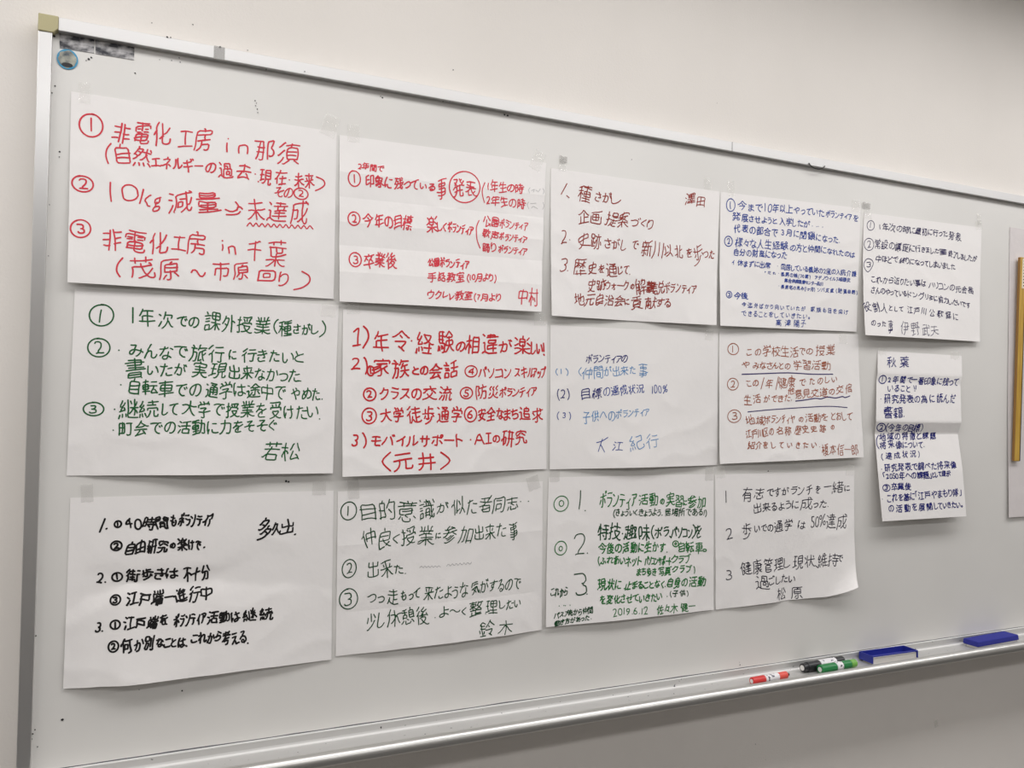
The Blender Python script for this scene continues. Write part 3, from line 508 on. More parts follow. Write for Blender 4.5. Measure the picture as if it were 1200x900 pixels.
23558: [[5461,5364,5067],[4828,4237],[2564,1964,1866,1173],[5985,5584,5479],[2545,2044,1136],[5319,5716,6216,6617,6719,6755],[3545,7745],[2517,2584],[3670,3870,4877,5379,7278,7276,6970,5961,5661,5359,4756,3753,3553]],
23569: [[7651,7555,6471],[819,1117,2119,4525,4527,4827,4929,5934,6138,6643,6843],[1350,1961,2370],[4384,4341]],
23621: [[7651,1952],[5037,5065],[1966,5065,7267,7279,7080,1980,1736,1425,1119],[3019,7019,7035,6937,3137,3019]],
23637: [[7234,6229,6127],[2913],[3840,3861],[6040,6061],[1118,1528,1738,1880,7280,7267,1867],[2754,7454],[2440,7740],[5140,5332,5628,6127,6124,7218,7818],[5324,5021,3419,3340]],
24029: [[1980,1943,1832,1626,1118],[4524,4576],[7279,7217]],
24037: [[4423,4475],[1675,7375],[1122,7722]],
24066: [[1926,1956,6956,6928,6827,6426,5926,5428],[1172,7772],[4284,4575,4372,4317]],
24109: [[4683,4877],[6220,7020,7221,7137,2937,2920],[5016,5048],[7661,2461],[3768,3750,3848,6248,6368],[1116,1019,1326,1644,1676,7776]],
24120: [[2084,2283,2579,2472],[4548,2749,2661,6261,6249,4548],[4484,4472],[1921,1937,6937,6921,6820,6319,6019,5621],[4517,4548],[1361,1472,7472,7561],[6984,6683,6682,6379,6372]],
24180: [[7256,2456,2435],[7735,1135],[4817,4875],[2675,7375],[1360,1967,2273,2675,2884]],
24230: [[4385,4684,4877],[3539,3534,4624],[2462,7662],[2639,6738,6634,6129,5727,5423],[6368,6248,3948,3750,3768],[1119,1324,1634,1776,7776],[2417,3318,4220,4421,4624,5423,5621,7017,7616,8019]],
24231: [[3256,3555,4248],[7251,6952,6755,6456],[4785,5076],[2119,7719],[2835,7235],[7776,1676,1535,1326,1019,1115],[4967,4919],[4946,5646,5949,6254,6456,6765],[3466,3256,3055,2952,2445]],
24247: [[2739,3535],[2322,4230,4831],[7538,7138,6131],[1119,1121,1327,1638,1677,7777],[7756,2456],[2766,6966,6945,2745],[4385,4685,4879,4819,4716,3616],[4937,5335,5831,6131,6129,6426,7221,7721]],
24441: [[2053,1551,1147,1045],[3257,3559,4065,4269,4281,6481,6461,6760,7759],[2985,2483,2481,1371,1170],[8019,7317,6121,5824,5627,5128,5030,4336,3843,3748],[3349,6949,6945,6740,5730,5628,5127,4823,4120,3217,2818],[2666,2664,2159,2054,2117]],
24460: [[2484,2381,1271],[1148,1653,2054],[5167,5164,4359,4155],[8119,7517,6321,5826,5327,4240],[4744,6743,6737,5727,5326,5224,3718,2818],[3255,3353,3955,5053,5455,6755,7056],[2767,2160,2055,2116],[7651,7554,7256,7056,6962],[4853,4744,4343,4240,4040,3335,3235],[5183,4174,4068,5668,6776,6976]],
24466: [[1171,1573,2280,2484,2785],[2055,1653,1048,946],[7440,5640],[3357,7757],[7474,3774],[5620,5584],[8120,7717,5918,5620,5021,4524,4031,3732],[3945,3732,3631,3526,3018],[2767,2261,2056,2117]],
24500: [[1754,1353,1149],[4063,4084],[7719,7224,6929,6731],[5277,5263],[2184,1778,1071],[3239,5039],[4026,4051],[5327,2924],[2267,1961,1755,1953,1916],[3051,5151,5453,5657,5959,6068,6271,6276,6483,6484],[2978,2964,5263,5361,5760,6156,6440,6739],[6169,7569,7458,7042,6737,6731,6430,5922,5117]],
24535: [[7521,6837],[1322,1835,1736],[2837,2824,2919,3218,5918,6119,6325],[5137,4045,3645],[7253,1653],[4483,4453],[1272,7772]],
24847: [[2148,6648],[6929,7521],[5826,5922,5617,3217,3023,3029],[4285,4385,4580],[4038,4034,4730],[3166,3170,2972,3079],[1219,1623,1929],[4038,6538,6657,2257,2238,4038],[1266,7566],[5766,5979],[1679,7179]],
25001: [[7556,4956],[4832,3838],[6185,5977],[4966,7566],[1119,1624,1931],[3031,3119,3517,5617,5919,6124],[7721,6732,6332],[2658,2680],[1169,4069],[1380,2780,3783],[1544,1657,3757,3744,1544],[7444,4945,5077,6077,7576,7444]],
25104: [[7277,6284,6183],[7158,6441,6240,6239,5837],[4019,4621,5329,5830],[2628,3428,3731,3754,1854],[1116,1119,1424,1635,1854,1770,7770],[5183,5257,5639,5837,5829,5929,6125,6719,7217,7519,7723,7731,7633]],
25144: [[1379,7579],[2043,6943],[1118,1932,2043,2165,6965,6938]],
25151: [[4035,6935,6823,6417,5317,5219,5119],[4085,4385,4483,4577],[4963,4856,5153,5047],[1863,7263,7177,1977,1636,1427,1119],[2647,7547],[4146,4035,3727,3121,2417]],
25152: [[1546,3646,3664,1464],[6817,6857],[5057,7757],[4119,4526,4835,5052,5076,5277,6680,7483,7781],[1119,1329,1546,1476,1677,2979,3782,3881]],
25163: [[1661,7261],[4479,4319,4117,3616,2917],[1143,7743],[1579,4479,4580,5581,6383,6983]],
25216: [[5684,5654],[3772,7572],[2184,2119,1917,1616,1118],[1168,2968],[3048,2747,2347,2044,1444,1043],[8019,7617,7318,6323,5529,5035,4347,4153,4254,7154,7251,6740,5629,4320,3718,3218]],
25345: [[4435,4928,4927],[844,943,1344,1944,2147,2948,3151],[1168,2968],[5659,5683],[4074,7474],[6758,6719,6617,6216,5816,5519],[7744,3644],[1317,1917,2019,2084],[7759,3559]],
25480: [[7583,6983,4880,3680],[5667,5572,5575,5676],[4366,4072,3773],[7776,7375,7067,6967,6760],[1043,1945,2148,2848,3152],[3552,3560,7660,7752],[1168,2868],[918,1118,1116,1616,1919,1984],[3317,4119,5224,5325,5827,5929,6635,6943,6945,3945],[4345,4340,4833,5130,5327,5925,5924,6122,7317,8019]],
25552: [[3971,7271],[5535,7235],[2848,2147,1944,1444,1143,844],[1168,2868],[5549,5520],[7271,7261,4061,3981,7282,7271],[919,1119,1117,1817,2020,2084],[7717,5618,5520,4822,4427,4130,4030],[7650,3550],[3017,3522,3729,4030,4040]],
25903: [[2453,2548,2744,3832,4032,4229],[7719,7218,6121,5025,4729],[4483,4454],[7572,1372],[1753,6453,6448,5940,5132,4832,4729,4229,4026,1618,1317,819]],
25945: [[3062,2753],[6239,6540,6951,7264,7269],[6232,6629,7221,7719],[1376,3476,3973],[2463,2484],[1816,2516,2718,2739,2843,3548,3551],[1132,4336],[4382,4380,3769,3664],[7769,5469],[4363,1063],[4518,5222,5929,5931,6232,6239,5940,5459,5259,5368,5469,5683],[944,1344,1747,1951,2152,4552,4858,5259]],
25972: [[2419,2431],[6257],[4329,6729],[1119,7719],[1180,4380],[4319,4340],[7275,7169,6762,6155,4848,4649],[2748,2784],[7241,1641],[5576,7776],[7648,7151,6257,5665,5668,5370],[1148,2154,2861,4062,4070,3972,1472,1361,2461,2760,2857,3257,4052],[4867,5170,5370,5375,5678,5684]],
26032: [[1635,1126],[3576,3567,3363,3258],[4027,3636],[1858,1967,1770,1972,1976],[2485,2782,2776],[6917,6957],[4519,4825,5138,5176,5177,5978,7082,7582],[5157,7757],[4145,1145],[1819,1919,2018,2518,2720,2757],[4176,1176],[1158,4358]],
26041: [[4384,4679,4570],[3452,6751,6526,6219,5817,4717,4419],[1370,7570],[3570,3452,3251,3039,2225,1318]],
26053: [[6444,6945,7551],[2417,2917,3219,3436,3455,1955],[4974,7774],[3671,1171],[2085,2384,2577,2475,2472,1970,1940,1425,1119],[7619,7125,6537,6542,6246,6153,6161],[5486,5184,4974,4672,4264],[6024,5321,4821,4858,5960,7265,7564]],
26063: [[4875,7774],[7719,7618,6924,6038],[1985,2184,2578,2571],[1118,1425,1840,1971],[1171,3571],[7458,5158],[6057,6038,5629,4921,4519,3718],[5667,5265,5158,4857,4551],[4340,5940,6038,6140,7740],[5083,4875,4573,4064,3664],[2218,2918,3224,3354,1954]],
26178: [[1356,2956],[5127,5128,4535,4237],[5784,5759],[6859,6719,6717,6316,5816,5319],[4175,7575],[3845,7745],[1326,1379,2979,2932,1332],[7859,3759]],
26360: [[6727,2127],[1653,7253],[1171,7671],[1961,6762,6779,6580,1980],[4384,4345],[7744,1144],[6718,2118,2236,6736,6717,7013]],
26368: [[6772,2172],[3843,1843],[3833,1833],[2172,2164,2263,6663,6764,6780,6583,2283,2181,2172],[3817,3853],[1822,1853],[1021,4324],[7754,1154],[4817,5621,6327,6832,7342,7244,5144,5139,5532,6027,7318,7617,8019]],
26376: [[6761,2461],[6741,2342],[1118,1624,2342,2480,6779,6619,6117,5117,4819,4719]],
26377: [[2732,6732],[2745,6745],[7674,1274],[2717,2757,2965,3269,3272,3575,3783],[1345,1445,2051,2154,2656,2959,6659,6719,6517,6116,5616,5119]],
26408: [[4483,4417],[7564,4764,4460,3756,2740,1831,1127],[1364,4164,4658,5056,6140,7230,7727]],
26410: [[7171,1871],[7723,7622,6926,6927,6727,6629,6429,5045,4845,4648,4249,4051,1251],[4417,4483],[7651,4851,3945,2127,1927,1926,1222,1123]],
26412: [[1231,1735,1937,2645,3560,3567],[5267,5360,5948,6148,6146,7234,7632],[2532,6132],[4483,4417],[1367,7567]],
26449: [[4853,5638],[1167,3767],[7867,4567],[5319,5816,6416,6919,6984],[2517,2584],[1030,1035,1135,1644,2053,2356,2752,3251,3249,3744,3741]],
26469: [[2956,2757,2466],[6667,6156],[1675,7375],[4417,4446,4547,4448,4483],[7648,4948,4547,4048,1248],[7721,7621,6627,5340,4846,4547,4046,2832,1724,1321,922]],
26494: [[7653,7657,6969,6582],[5383,4980,4669,3956],[5656,5040,4428,4321,4821,6524,7224],[1167,3267],[2217,2284],[6439,6738,7130,7224,7324,7520],[3244,3346,2952,2953,2356,2153,1751,1645,1035,1029]],
26657: [[5485,5780,5772],[6664,7652],[1267,3167],[3972,7772],[6751,6239,5630,5024,4319,3817,3518],[4153,4650,5041,5829,6128,6424,7519,7919],[2216,2253,2158,2268,2284],[4864,4155,4153,4053,3751],[3145,3246,2755,2156,1753,1443,1035,1032]],
26696: [[2964,2756],[1046,1345,2946,3748,3951],[4317,4334,4135],[4385,4479],[5035,5131,5826,7319,7718,7919],[5964,5960,5254,5152],[3665,3769,3972],[1373,1379,7479,7573],[7665,1165],[7736,5136,5035,4135,3736,1136],[919,1318,3026,3529,3934,4335,4342],[7646,7145,6647,5350,5152,3951,3753,3054,2756,2054]],
26989: [[5135,5131,5428,6721,7419,8020],[7184,6983,6576,6570],[5557,5661,5967,5969],[3257,3261,3164,3069],[3834,3730,1920,1419,820],[2083,2477,2370],[3670,3684],[5170,5184],[1946,6946],[4356,4317],[1556,7456],[1270,7670],[1135,3735,3834,5135,7635]],
27005: [[3837,3734,2726,1519,1119],[2459,1251,951],[6471,7480],[2271,1479,1279],[6460,7751],[7720,7519,6424,5431,5134,5137],[3264,5664],[4384,4377],[4317,4351],[4377,5676,5551,3351,3252,3276,4377],[1139,3739,3837,5137,5139,7639]],
27022: [[4635,5129,5229,5427,5524],[4355,7255],[4363,7263],[6124,6121,7018,7716,8119],[5672,5680],[5672,4472,4370,4348,4446,7246,7271,5672],[1167,3267],[2217,2284],[7681,3781],[5246,5138,4737,4635,4334,4031,3729,3329],[5138,6937,6832,6227,6124,5524,5523,5221,4217,3516],[3243,3344,2951,2753,2254,1751,1645,1035,1031]],
27096: [[4875,4880,4584,4484],[3522,4929],[4538,4440,4143,4144],[6984,6780,6775],[3167,1167],[4064,7564],[7753,3753],[2216,2253,2156,2267,2284],[4816,5516,5719,5774],[3875,7675],[5838,6535,6734,6632,6828,7721],[932,1340,1752,2054,2355,2653,3245,3144],[6734,6835,6733,6734]],
27161: [[7720,7227],[4247,7447],[4327,3823],[5735,5719,5616,5316,4816],[3167,1167],[6481,6356],[5156,5181],[6356,4056,4071,7571,7656,6356],[3781,7781],[2216,2253,2155,2267,2284],[7736,3736],[932,1340,1752,2054,2753,3244]],
27425: [[6954,7364,7370,4071],[5345,5643,6329,7021,7519,7719],[2272,2172,2074,1974,1378],[1227,2241,2445],[4384,4071,3970,3662,3255],[5360,5345,5143,4835,3924,2918,2818]],
27468: [[7456,7767,7672,5572],[5222,5832,6040,6341],[1426,1439,2938,2826,1426],[2259,1459,1471,2970,2959,2259],[1049,4649],[3216,3716,4019,3980],[1180,4580],[4856,4859,5369,5572,5683],[6261,6243,6440,6540,6735,7521]],
27490: [[2221,2266],[7357,4757],[4721,4783],[7720,1120]],
27494: [[1820,1750],[6683,7475],[1780,4280],[3245,4645],[1164,7764],[5583,5565,5745,6226,6719,7017,7517,7723,7731],[3256,3222],[4924,4825,1119]],
27497: [[4475,6975],[6640,6139,5731,4723,3419,2116,1817],[7340,7243,6351],[2377,2359],[1942,2446,2651],[7759,1259],[3037,3334,4134,4335,4483]],
27507: [[6468,6464,6960,7056],[2736,2632,2226],[2468,2480],[4579,6979],[6127,5926,5018,4618],[3645,3620,3417,3017,2719],[4535,4927],[7146,6635,6132],[4545,2545],[7656,1656,1633,1118],[4568,4584],[7668,1168],[7729,7827,7822,7719,7516,7216,6819,6425,6127,6132,5935,5547,5367]],
27508: [[3218,3235],[4933,6933],[7718,2118],[4918,4941],[6345,6372],[3545,3572],[2566,4466],[7680,1680,1637,1327,1119],[4949,5453,5860,6163,6363,6666,7566],[5266,6165,6659,6859,7252,7749],[4355,3958,3259,2956,2348,1649]],
27531: [[2743,1946],[7279,6483],[4048,5551,5953,7755,7958],[3680,1180],[7570,5568,5367,4266],[5384,5368,5561,5553,5650,5932,6423,6918,7317,7719,7824,7727],[3619,4119,5928,6232,6533,7745],[2180,1964,1764,1453,1148,1143],[1119,1319,1925,2433,2739,2743,2944,3048,3259,3264,1964]],
27671: [[6765,2765],[1853,6353,6627,6919,7217,7517,7719,7827,7729],[7576,2576],[2143,3535,4328,4428,5121],[4947,4544,3935,2926,2019,1417],[1461,2275,2576,2683]],
27714: [[6970,6977,5983],[5645,6756],[1227,2130,3841,4442],[1660,1860,2749],[1370,7670],[4483,4556,4319,3816,3116,2918],[7624,6730,6037,5742,5645,5347,5153,4556]],
27743: [[1519,1420,1926,1929,2129,2640],[5477,5421],[2677,1683],[2156,1161],[3777,7277],[3321,7721]],
27835: [[2777,1683],[2540,2029,1320,1419],[1260,2156],[6274,6966,7159,7359,7555],[7119,7143,3643,3619,7119],[7159,6458,4456,3657,3764,4472,5084]],
27841: [[1519,2536,2740,2742],[2256,1161],[3119,3621,4330,4541,4553],[1783,2679],[6153,6219,6417,7517,7719,7824,7730],[6153,7353,7380,3780,3754,6153]],
27941: [[2477,1682],[2055,1261,1161],[1319,2240],[3240,7240],[2929,7729],[7764,2964],[3452,7152,7176,3576],[5283,5217]],
27963: [[2577,1683],[2155,1260],[2540,1319],[5579,5542],[3361,7761],[3575,3777,5579,5680,6782,6983,7483],[7220,3820,3842,7242,7220]],
27969: [[4874,4769,4162,4056],[3845,3730,3422,2918],[2477,1583],[2156,1161],[2540,1319],[5575,5384],[7927,7819,7718,6819,6745],[5345,5319],[7059,6457,3356],[7674,3274],[7553,7456,6959,6963,6667]],
28187: [[2142,1934,1220],[6984,7580],[2478,1583],[1958,1161],[4060,5460],[6530,6129,5622,5018],[7559,7043,6840,6540],[7772,3171,3140,2826,2419,2516],[4032,5332,5349,4049,4028],[6083,6344,6440,6540,6529,6920,7318,7719,7929]],
28288: [[2477,1583],[1319,2338,2241],[1161,2156],[3217,3350,7450,7518,7316,6516],[5329,5361],[4384,4361],[3276,7576],[6361,6384],[2961,7761],[4340,4323],[6440,6428,4328]],
28580: [[1957,1161],[4668,4682],[1583,2477],[1320,2137,2139],[6082,6069],[6448,6437],[5317,5336],[7359,3459],[2926,7726],[5349,5368],[6069,7468,7482,3281,3269,3468,6069],[3237,7437],[7848,2948],[4337,4340,4243,4348]],
28797: [[4343,4641,5130,5724,6420,6819,7417,7717,7919],[2449,1940,1537],[7185,6174,6171,7161],[4885,3975,4070,4566,4861],[2885,2484,1674,1670,2167,2560],[6337,6946,6948,7250,7551],[4353,4343,4141,3630,2621,1317,1019]],
28814: [[6779,6575,6069],[6137,6745],[1969,2473,2779,2880],[8019,7318,6121,5427,4834,4639,4340],[4270,7255],[1834,2238,2545],[4384,4270,4069,3561,2656,1653,1153],[1317,2521,3730,4039,4340,4352,4655]],
28858: [[3077,2781,2385],[5934,6327],[3432,3620],[2232,2127,1618],[4533,4732,4923],[6742,6951,6856,3657],[6156,6370,1370],[2543,2749,3051,3256,3657,3968,4372,4477,4783,4684],[5916,6916,7219,7530,7442,2443,2041,1637,1135]],
28982: [[7519,7520,7421,7027,6729],[5227,5518],[1957,2751],[3618,3526,3427],[1116,1928],[3563,2767,2667],[6058,5857,5348,4640,4540,4237,3737],[7082,7575],[4867,7667],[2577,4077,4175,3967,3864,3563,3558,3152,2751,2748,2142,1338],[2684,2577,2276,1969,1159],[7638,7043,6748,6356,6058,6083]],
29305: [[4635,5128],[1140,1942,2342,2645,3245],[4375,7475],[5717,6316,6617,6819,6860],[3760,7760],[2484,2417],[5860,5884],[1367,3167],[4045,7745],[1056,1267,1367,1477]],
29366: [[2746,2145,1136],[7472,6980],[1273,1964,1963],[7719,7221,6629,6040,5848,5451],[2717,2784],[7760,3660],[4023,4632,5141,5249,5451,5384]],
29486: [[7520,6932,6645,6346],[7280,7572],[2157,2452,2450],[7762,5162],[4419,4462,1263,1216],[4476,1176],[1933,3733],[2763,2784],[1944,3744],[3758,3557,3251,3247,2843,2820],[6284,6346,6144,6038,5627,5118,3718]],
29694: [[7468,4268],[7824,7922,7717,6916,6418,6341],[4841,4834,4424,3819,3417,2918],[4255,7455],[726],[3257,1257],[2134,2180],[1180,3280],[4841,7442,7381,4280,4243,4841],[3436,2435,2134,2132,1130]],
29702: [[721],[2856,1256],[2130,2078],[3966,7566],[7535,3935],[5750,3951,4081,7580,7551,5750],[5719,5781],[2979,1179],[3219,7819],[827,1327,2029,2130,2932]],
29983: [[2269,7369],[4419,4483],[7045,2145],[1219,7719],[1357,1968,2269,2273,2583]],
29987: [[3360,3466,3071,3177],[4577,4384],[5760,5866,6070],[3146,7145],[1116,1119,1324,1637,1760,7560],[1677,7277],[4918,4952],[3032,6932],[2418,7518],[3251,3146,2439]],
30000: [[1522,7322],[4378,4322],[1451,7351],[1418,1478,7378,7318]],
30001: [[7245,1645],[4321,4384],[7221,1621],[1617,1669,7169,7217]],
30007: [[1967,6967],[5316,6617,6925,7139,7040,1340],[4380,6780,6979,6853,4253,1954,1980,4380],[1019,1317,2119,3125,3631,3835,3838,4141,4251,4354,4380]],
30010: [[6676,6619,6518,5716,5316,4919],[4876,7776],[2477,2429],[1253,3753],[1229,3729,3777,1277,1222]],
30011: [[7479,1579],[4364,4334],[6149,2749],[4364,2765,2734,6134,6164,4364],[7459,7420,1520,1458]],
30058: [[6475,6375,5967,5962],[2130,6730],[4319,4342],[4380,4349],[1162,7662],[944,1443,1645,1945,2242,6642,6945,7544,7945],[7082,6683,4380,4280,1978,1580],[2479,2474,2868,2862],[5161,5356,6946,6741,6719,2119,2141,2047,3657,3761]],
30149: [[5340,5639,6431],[2041,1642,1039],[2041],[2041],[5276,5183],[1168,1659],[3416,3450,7549,7519,7216,6417],[3263,7763],[4228,4934,5139,5340,5362],[1318,1724,2135,2140,2041,2346,2475,7775]],
30274: [[1040,1644,2145],[1170,1459],[2919,3727,4028],[5333,5318,4916,4416],[3743,6843],[7123,7122],[4884,5077],[7777,2177,2140,1726,1319,1313],[7765,3065],[2947,3650,4256,4560,4564,5066,5172],[6064,6160,6656,6654,6950,7449,7747,7748],[3259,4051,6852],[7559,7156,6852,6733,3833,3853]],
30330: [[6279,5675],[2565,2269,2069,1872,1672],[7328,7522,7419,7217,6116,5518,5321,5356],[7238,1538],[1318,1717,2119,3028,3232,3339,3356],[4983,5277,5675,5670,5967,6165,6464],[2459,2565,2966,3575,3680,1681],[8254,7553,6759,6559,6356,2556,2459,2159,1153],[7674,7574,6464,6559]],
30340: [[3549,1349],[5172,7571,7435,7121,6919,6718,5618,5420],[2583,2372],[5253,6141,6140],[1324,3625,3671,1472,1319],[5383,5172,4971,4459]],
30446: [[1922,6822],[6860,1960],[1941,6841],[6817,6779,1979,1917]],
30456: [[7541,4541],[4561,7561],[3567,1167],[2484,2417],[3540,3543,3051,2154,1952,1747,1035,1032],[4521,7521,7579,4580,4517]],
30495: [[6542,2242],[6550,2250],[2259,6559],[7818,7417,6920,5624],[3324,1416,1018],[1132,7632],[4484,4269],[7578,1378],[2232,2267,4269,6568,6532]],
30740: [[1656,3255,3227,1627],[942,1047,1549],[3380,1180],[4117,4523,4936,5080],[6980,6917],[4251,7751],[4480,7680],[1620,1648,1549,1552,1661,2175,2180]],
31034: [[6978,1978],[7426,7329,6739,6442,6443],[1024,1225,1731,2445,2846],[2819,3216,3816,4318,4459],[7659,1259]],
31179: [[7520,7420,6728,6337,6145,5846],[4667,4559,4250],[6950,7566],[2417,2480],[3661,1161],[979,1678,2480,3283,3782],[4019,4421,5028,5644,5846,5984],[931,1643,1950,2252,2653,2951,3545,3443]],
31216: [[4819,5216,5817,5919,5973],[4031,4339,4753,5055],[7053,7731],[2317,2380],[4774,7574,7570,7364],[4884,4983,4774,4573,4467,4059,3559,3361,1161],[1278,2380,3283],[3342,3345,3148,2751,2352,1848,1337,1033,1030]],
31278: [[1161,3461],[2479,2417],[7818,3618],[3771,7771],[4150,7550],[7629,4029],[5860,4159,4140,4339,7539,7559,5860],[5880,5818],[1177,2180,2479,2480,3283,3782,4080,5581,5880,7483,7783],[3443,3444,2850,2152,1950,1541,932]],
31350: [[4577,4384],[1658,1857,3265,3367,3767],[5167,5567,7257],[7631,7827,7720,7418,6418,6119,6021,5945,1645],[919,1618,1919,2623,3329,3740,3753],[1368,1376,4577,7476,7569]],
31471: [[6417,6443],[1637,1359],[1169,3269],[3262,2960,2529],[2083,2277],[5667,5684],[7116,7416,7618,7543,4043,3917],[7580,7567,4067,4080],[5117,5143,5544,5655],[3756,7756],[821,1126,2428,2529,3029,3230,3533]],
31649: [[6277,6670],[2878,3071],[7455,7362,1662,1555],[1979,4078],[5279,6277,7778],[5686,5384,5279,5077,4874,4572,4368,4462],[1983,1979,1678,1675,1169],[2431,6830,6819,2419,2453,6452,6441,2441]],
31821: [[4829,7229],[3077,3171],[2183,2177],[5378,7777],[6277,6372,6672,6669,6867,6848],[4818,7218,7239,4839,4818],[4348,7648],[3451,1351],[3561,1361],[7661,4461],[2416,2467],[1142,2341,2438,2736,2935,3727],[1324,1932,2235,2438,2742,3542],[1572,1977,4077],[5248,5268,4872,4874,4975,5077,5378,5384]],
32000: [[3624,3434,3236],[2433,2520],[1332,1119],[2955,3254,3543],[7531,7728,7724,7620,7318,5517,5018,4720,4653,7253,7280,4580],[3446,2244,1644,1750,2356,2461,2864,3169],[2484,2278,1567,1363,1361,2461]],
32057: [[5580,5572,5264,4857,4354],[1119,1020,1332],[2261,1361,1363,1467,2280,2485],[3135,3233,3425],[2233,2421],[6156,6255,7256,7567,7580,4280],[2955,3253,3248,3542],[7220,7243,4443,4420,7220],[3345,1544,1751,2156,2261,2763,3070]],
32066: [[5341,5442,6535],[3325,3232,3035],[5958],[1535,1232,1227,1020,1119],[2133,2420],[1646],[2261,1262,2384],[4527,5225,7117],[7945,7545,6750,5362,5167,4770],[5176,6976,7072,6564,5553,4547,4145],[3964,4570,4770,4875,5176,5284],[2953,3147,3045,1744,1646],[1646,1546,1650,2155,2261,2663,2970]],
32076: [[3424,3234,2936],[2133,2320],[1017,918,1232],[4019,7719],[5948,5919],[4337,7437],[4051,4552,5557,5659,6161,6163,6566,6972,6973,7174,7280,4080],[4680,4675,5661,6159,6356,7152,7551,8152],[3071,2764,2261,2156,1651,1546,1544,3145,3248,2954],[2385,2383,1367,1364,1361,2261]],
32153: [[7719,4119,4181],[1645],[1645],[7065,7473,7577],[1332,1119],[3035,3324],[5177,5566],[2183,2078,1367,1363,1361,2161],[2233,2421],[5057,7657],[6383,6358,6156,6151,6348,6327],[1645,1548,1953,1955,2156,2161,2563,2972],[7536,7440,6748,6448,6151,5849,5440,4833,4832],[2953,3145,2545,2144,1644,1645,1343,1143]],
32154: [[2133,2321],[1645],[1645],[6543,6519,6718,7117,7718,7819,7925],[1332,1119],[3035,3324],[2261,1261,1367,1669,2183],[7745,7655,4055,4046],[5143,5136,4829,4423,4421,3717],[4077,7777],[4365,7465],[5965,5984],[2971,2764,2261,2156,1651,1548,1645],[2754,2952,2945,2144,1644,1645,1143]],
32173: [[6477,6183,6084,5884],[2383,2178,1568,1362,1361,2261],[1535,1230,1119],[3524,3235],[2421,2229,2234,2435],[4462,4061,3758,3756],[4770,7769],[7722,4522],[7554,4554],[4538,7538],[6222,6269],[5183,4877,4770,4569,4464,4517],[3072,2662,2261,2156,1649,1443,3345,3154]],
32210: [[2133,2420],[4833,7433],[3324,3134],[1019,1332],[4375,6775,7072],[6560,6765,7069,7072,7272,7374,7680],[7859,3959],[2953,3151,3145,3244,4043,4345,5247,7246,7445,7420,4820,4845,5248,5351,5654,5858,5560,5584],[2385,2383,1669,1468,1363,1361,2261],[3145,2444,1444,1650,2054,2261,2562,3072]],
32681: [[7147,6451,6250],[6485,5984,5882,5777],[3177,3082,2885],[4457,4475],[1967,6967],[7757,1157],[2849,2818,2516,1816,1517],[3719,4317,5623,7134],[7739,1139],[4330,1127],[7725,7822,7718,7516,6717,6320,6124,5726,5334,5337,5140,5151],[1248,2949,3751,4051],[7476,1476]],
32722: [[1872,2570],[5172,6069],[4145,4251],[6732,2132],[3764,3264,1456,1356],[4251,4753,4856,5761,6765,7265],[4881,7280,7254],[1481,3780,3756,4251],[6719,2119,2143,4045,6744,6719]],
32771: [[3146,3345,3136,3235,6435,6429,6121,5817,4317],[3146],[3748,3953,4456,4560],[3146],[4084,4061],[6271,5775,1975],[6877,5766,5661],[7661,1261],[6848,3448,3246,2746,1239]],
32773: [[6732,2832],[6272,5975,1875],[7759,1159],[5459,5664,6169,6272,6472,6775,7180],[3546,3651,3952,4256,3960,3983],[2844,2819,6718,6645,3146,2844,2444,1339,1140]],
32933: [[3244,1544],[5951,5980],[1563,3263],[1119,1329,1541,1582,3282,3219,2717,2418],[4351,7451,7480,4380,4329,4521,4719,5517,6717,7419,7621,7730]],
33258: [[2056,6956],[4074,4384],[2038,6938],[6921,2021,2073,6973,6921]],
33391: [[2162,6762],[4385,4577],[7240,6940,6938,5629],[7719,7518,7219,5825,5629,5230,4536,4143,4047],[4123,2819,2119,2176,4577,6677,6775,6748,2148]],
33509: [[5869,5884],[2969,2984],[7677,1177],[1157,7757],[930,1229,1531,2137,2941,6940,6920,2720,2739,2943,3048,3351,3455,3858,4066]],
33538: [[6764,6964,7261,7255],[5770,5784],[2970,2984],[7677,1277],[7755,1955,1835,1525,1219],[4565,4556,4754,4942,5234,5432,5725,6518,7216,7517,7720,7729],[2918,3720,5328,5632,5833,6440,6947]],
33865: [[5133,5328,6421,7518,7919],[3832,3528,2422,1318,919],[3080,3074],[4317,4344],[1164,7764],[1180,7780],[6469,6353,4253,4169],[5774,5784],[7445,2245,2268],[1134,3734,3832,5134,7734]],
34892: [[5118,5316,5916,6317,6519,6557],[1169,1269,2784,2985],[7579,4279],[2152,1651,1146],[3857,7757],[2216,2153,2358,2761,2966]],
34903: [[7780,6280],[1853,1351],[1171,2485],[5918,6116,6516,6917,7019,7058],[2923,5426,5625],[5375,3275],[4284,4259],[2959,5459],[5342,3042],[4224,4251],[6258,7758],[2468,1959,1854,1917]],
34920: [[4824,3420,2719,2739],[5934,7244],[6966,1966],[1577,7377],[1253,7553],[4384,4354,4752,4749,5043,5635,5934,5931,6625,7620,8021],[3853,3748,2842,2739,2238,1434,835]],
35211: [[7729,7722,7518,5418,5221,5241],[2155,6655],[6668,2168],[1018,1317,2019,2725,3233,3241],[3241,2142,2181,6582,6641,3241]],
35299: [[5880,5772,5466,4961,4760],[1535,3935],[4832,7732],[7547,5247],[1550,3950],[6453,6417],[1464,3265,3964,3919,3717,3317],[2077,3477,3270,3267,2764,2720],[6461,7261,7362,7569,7580,4880],[5253,5247,5045,4840],[2183,2077,1876,1467,1535,1116]],
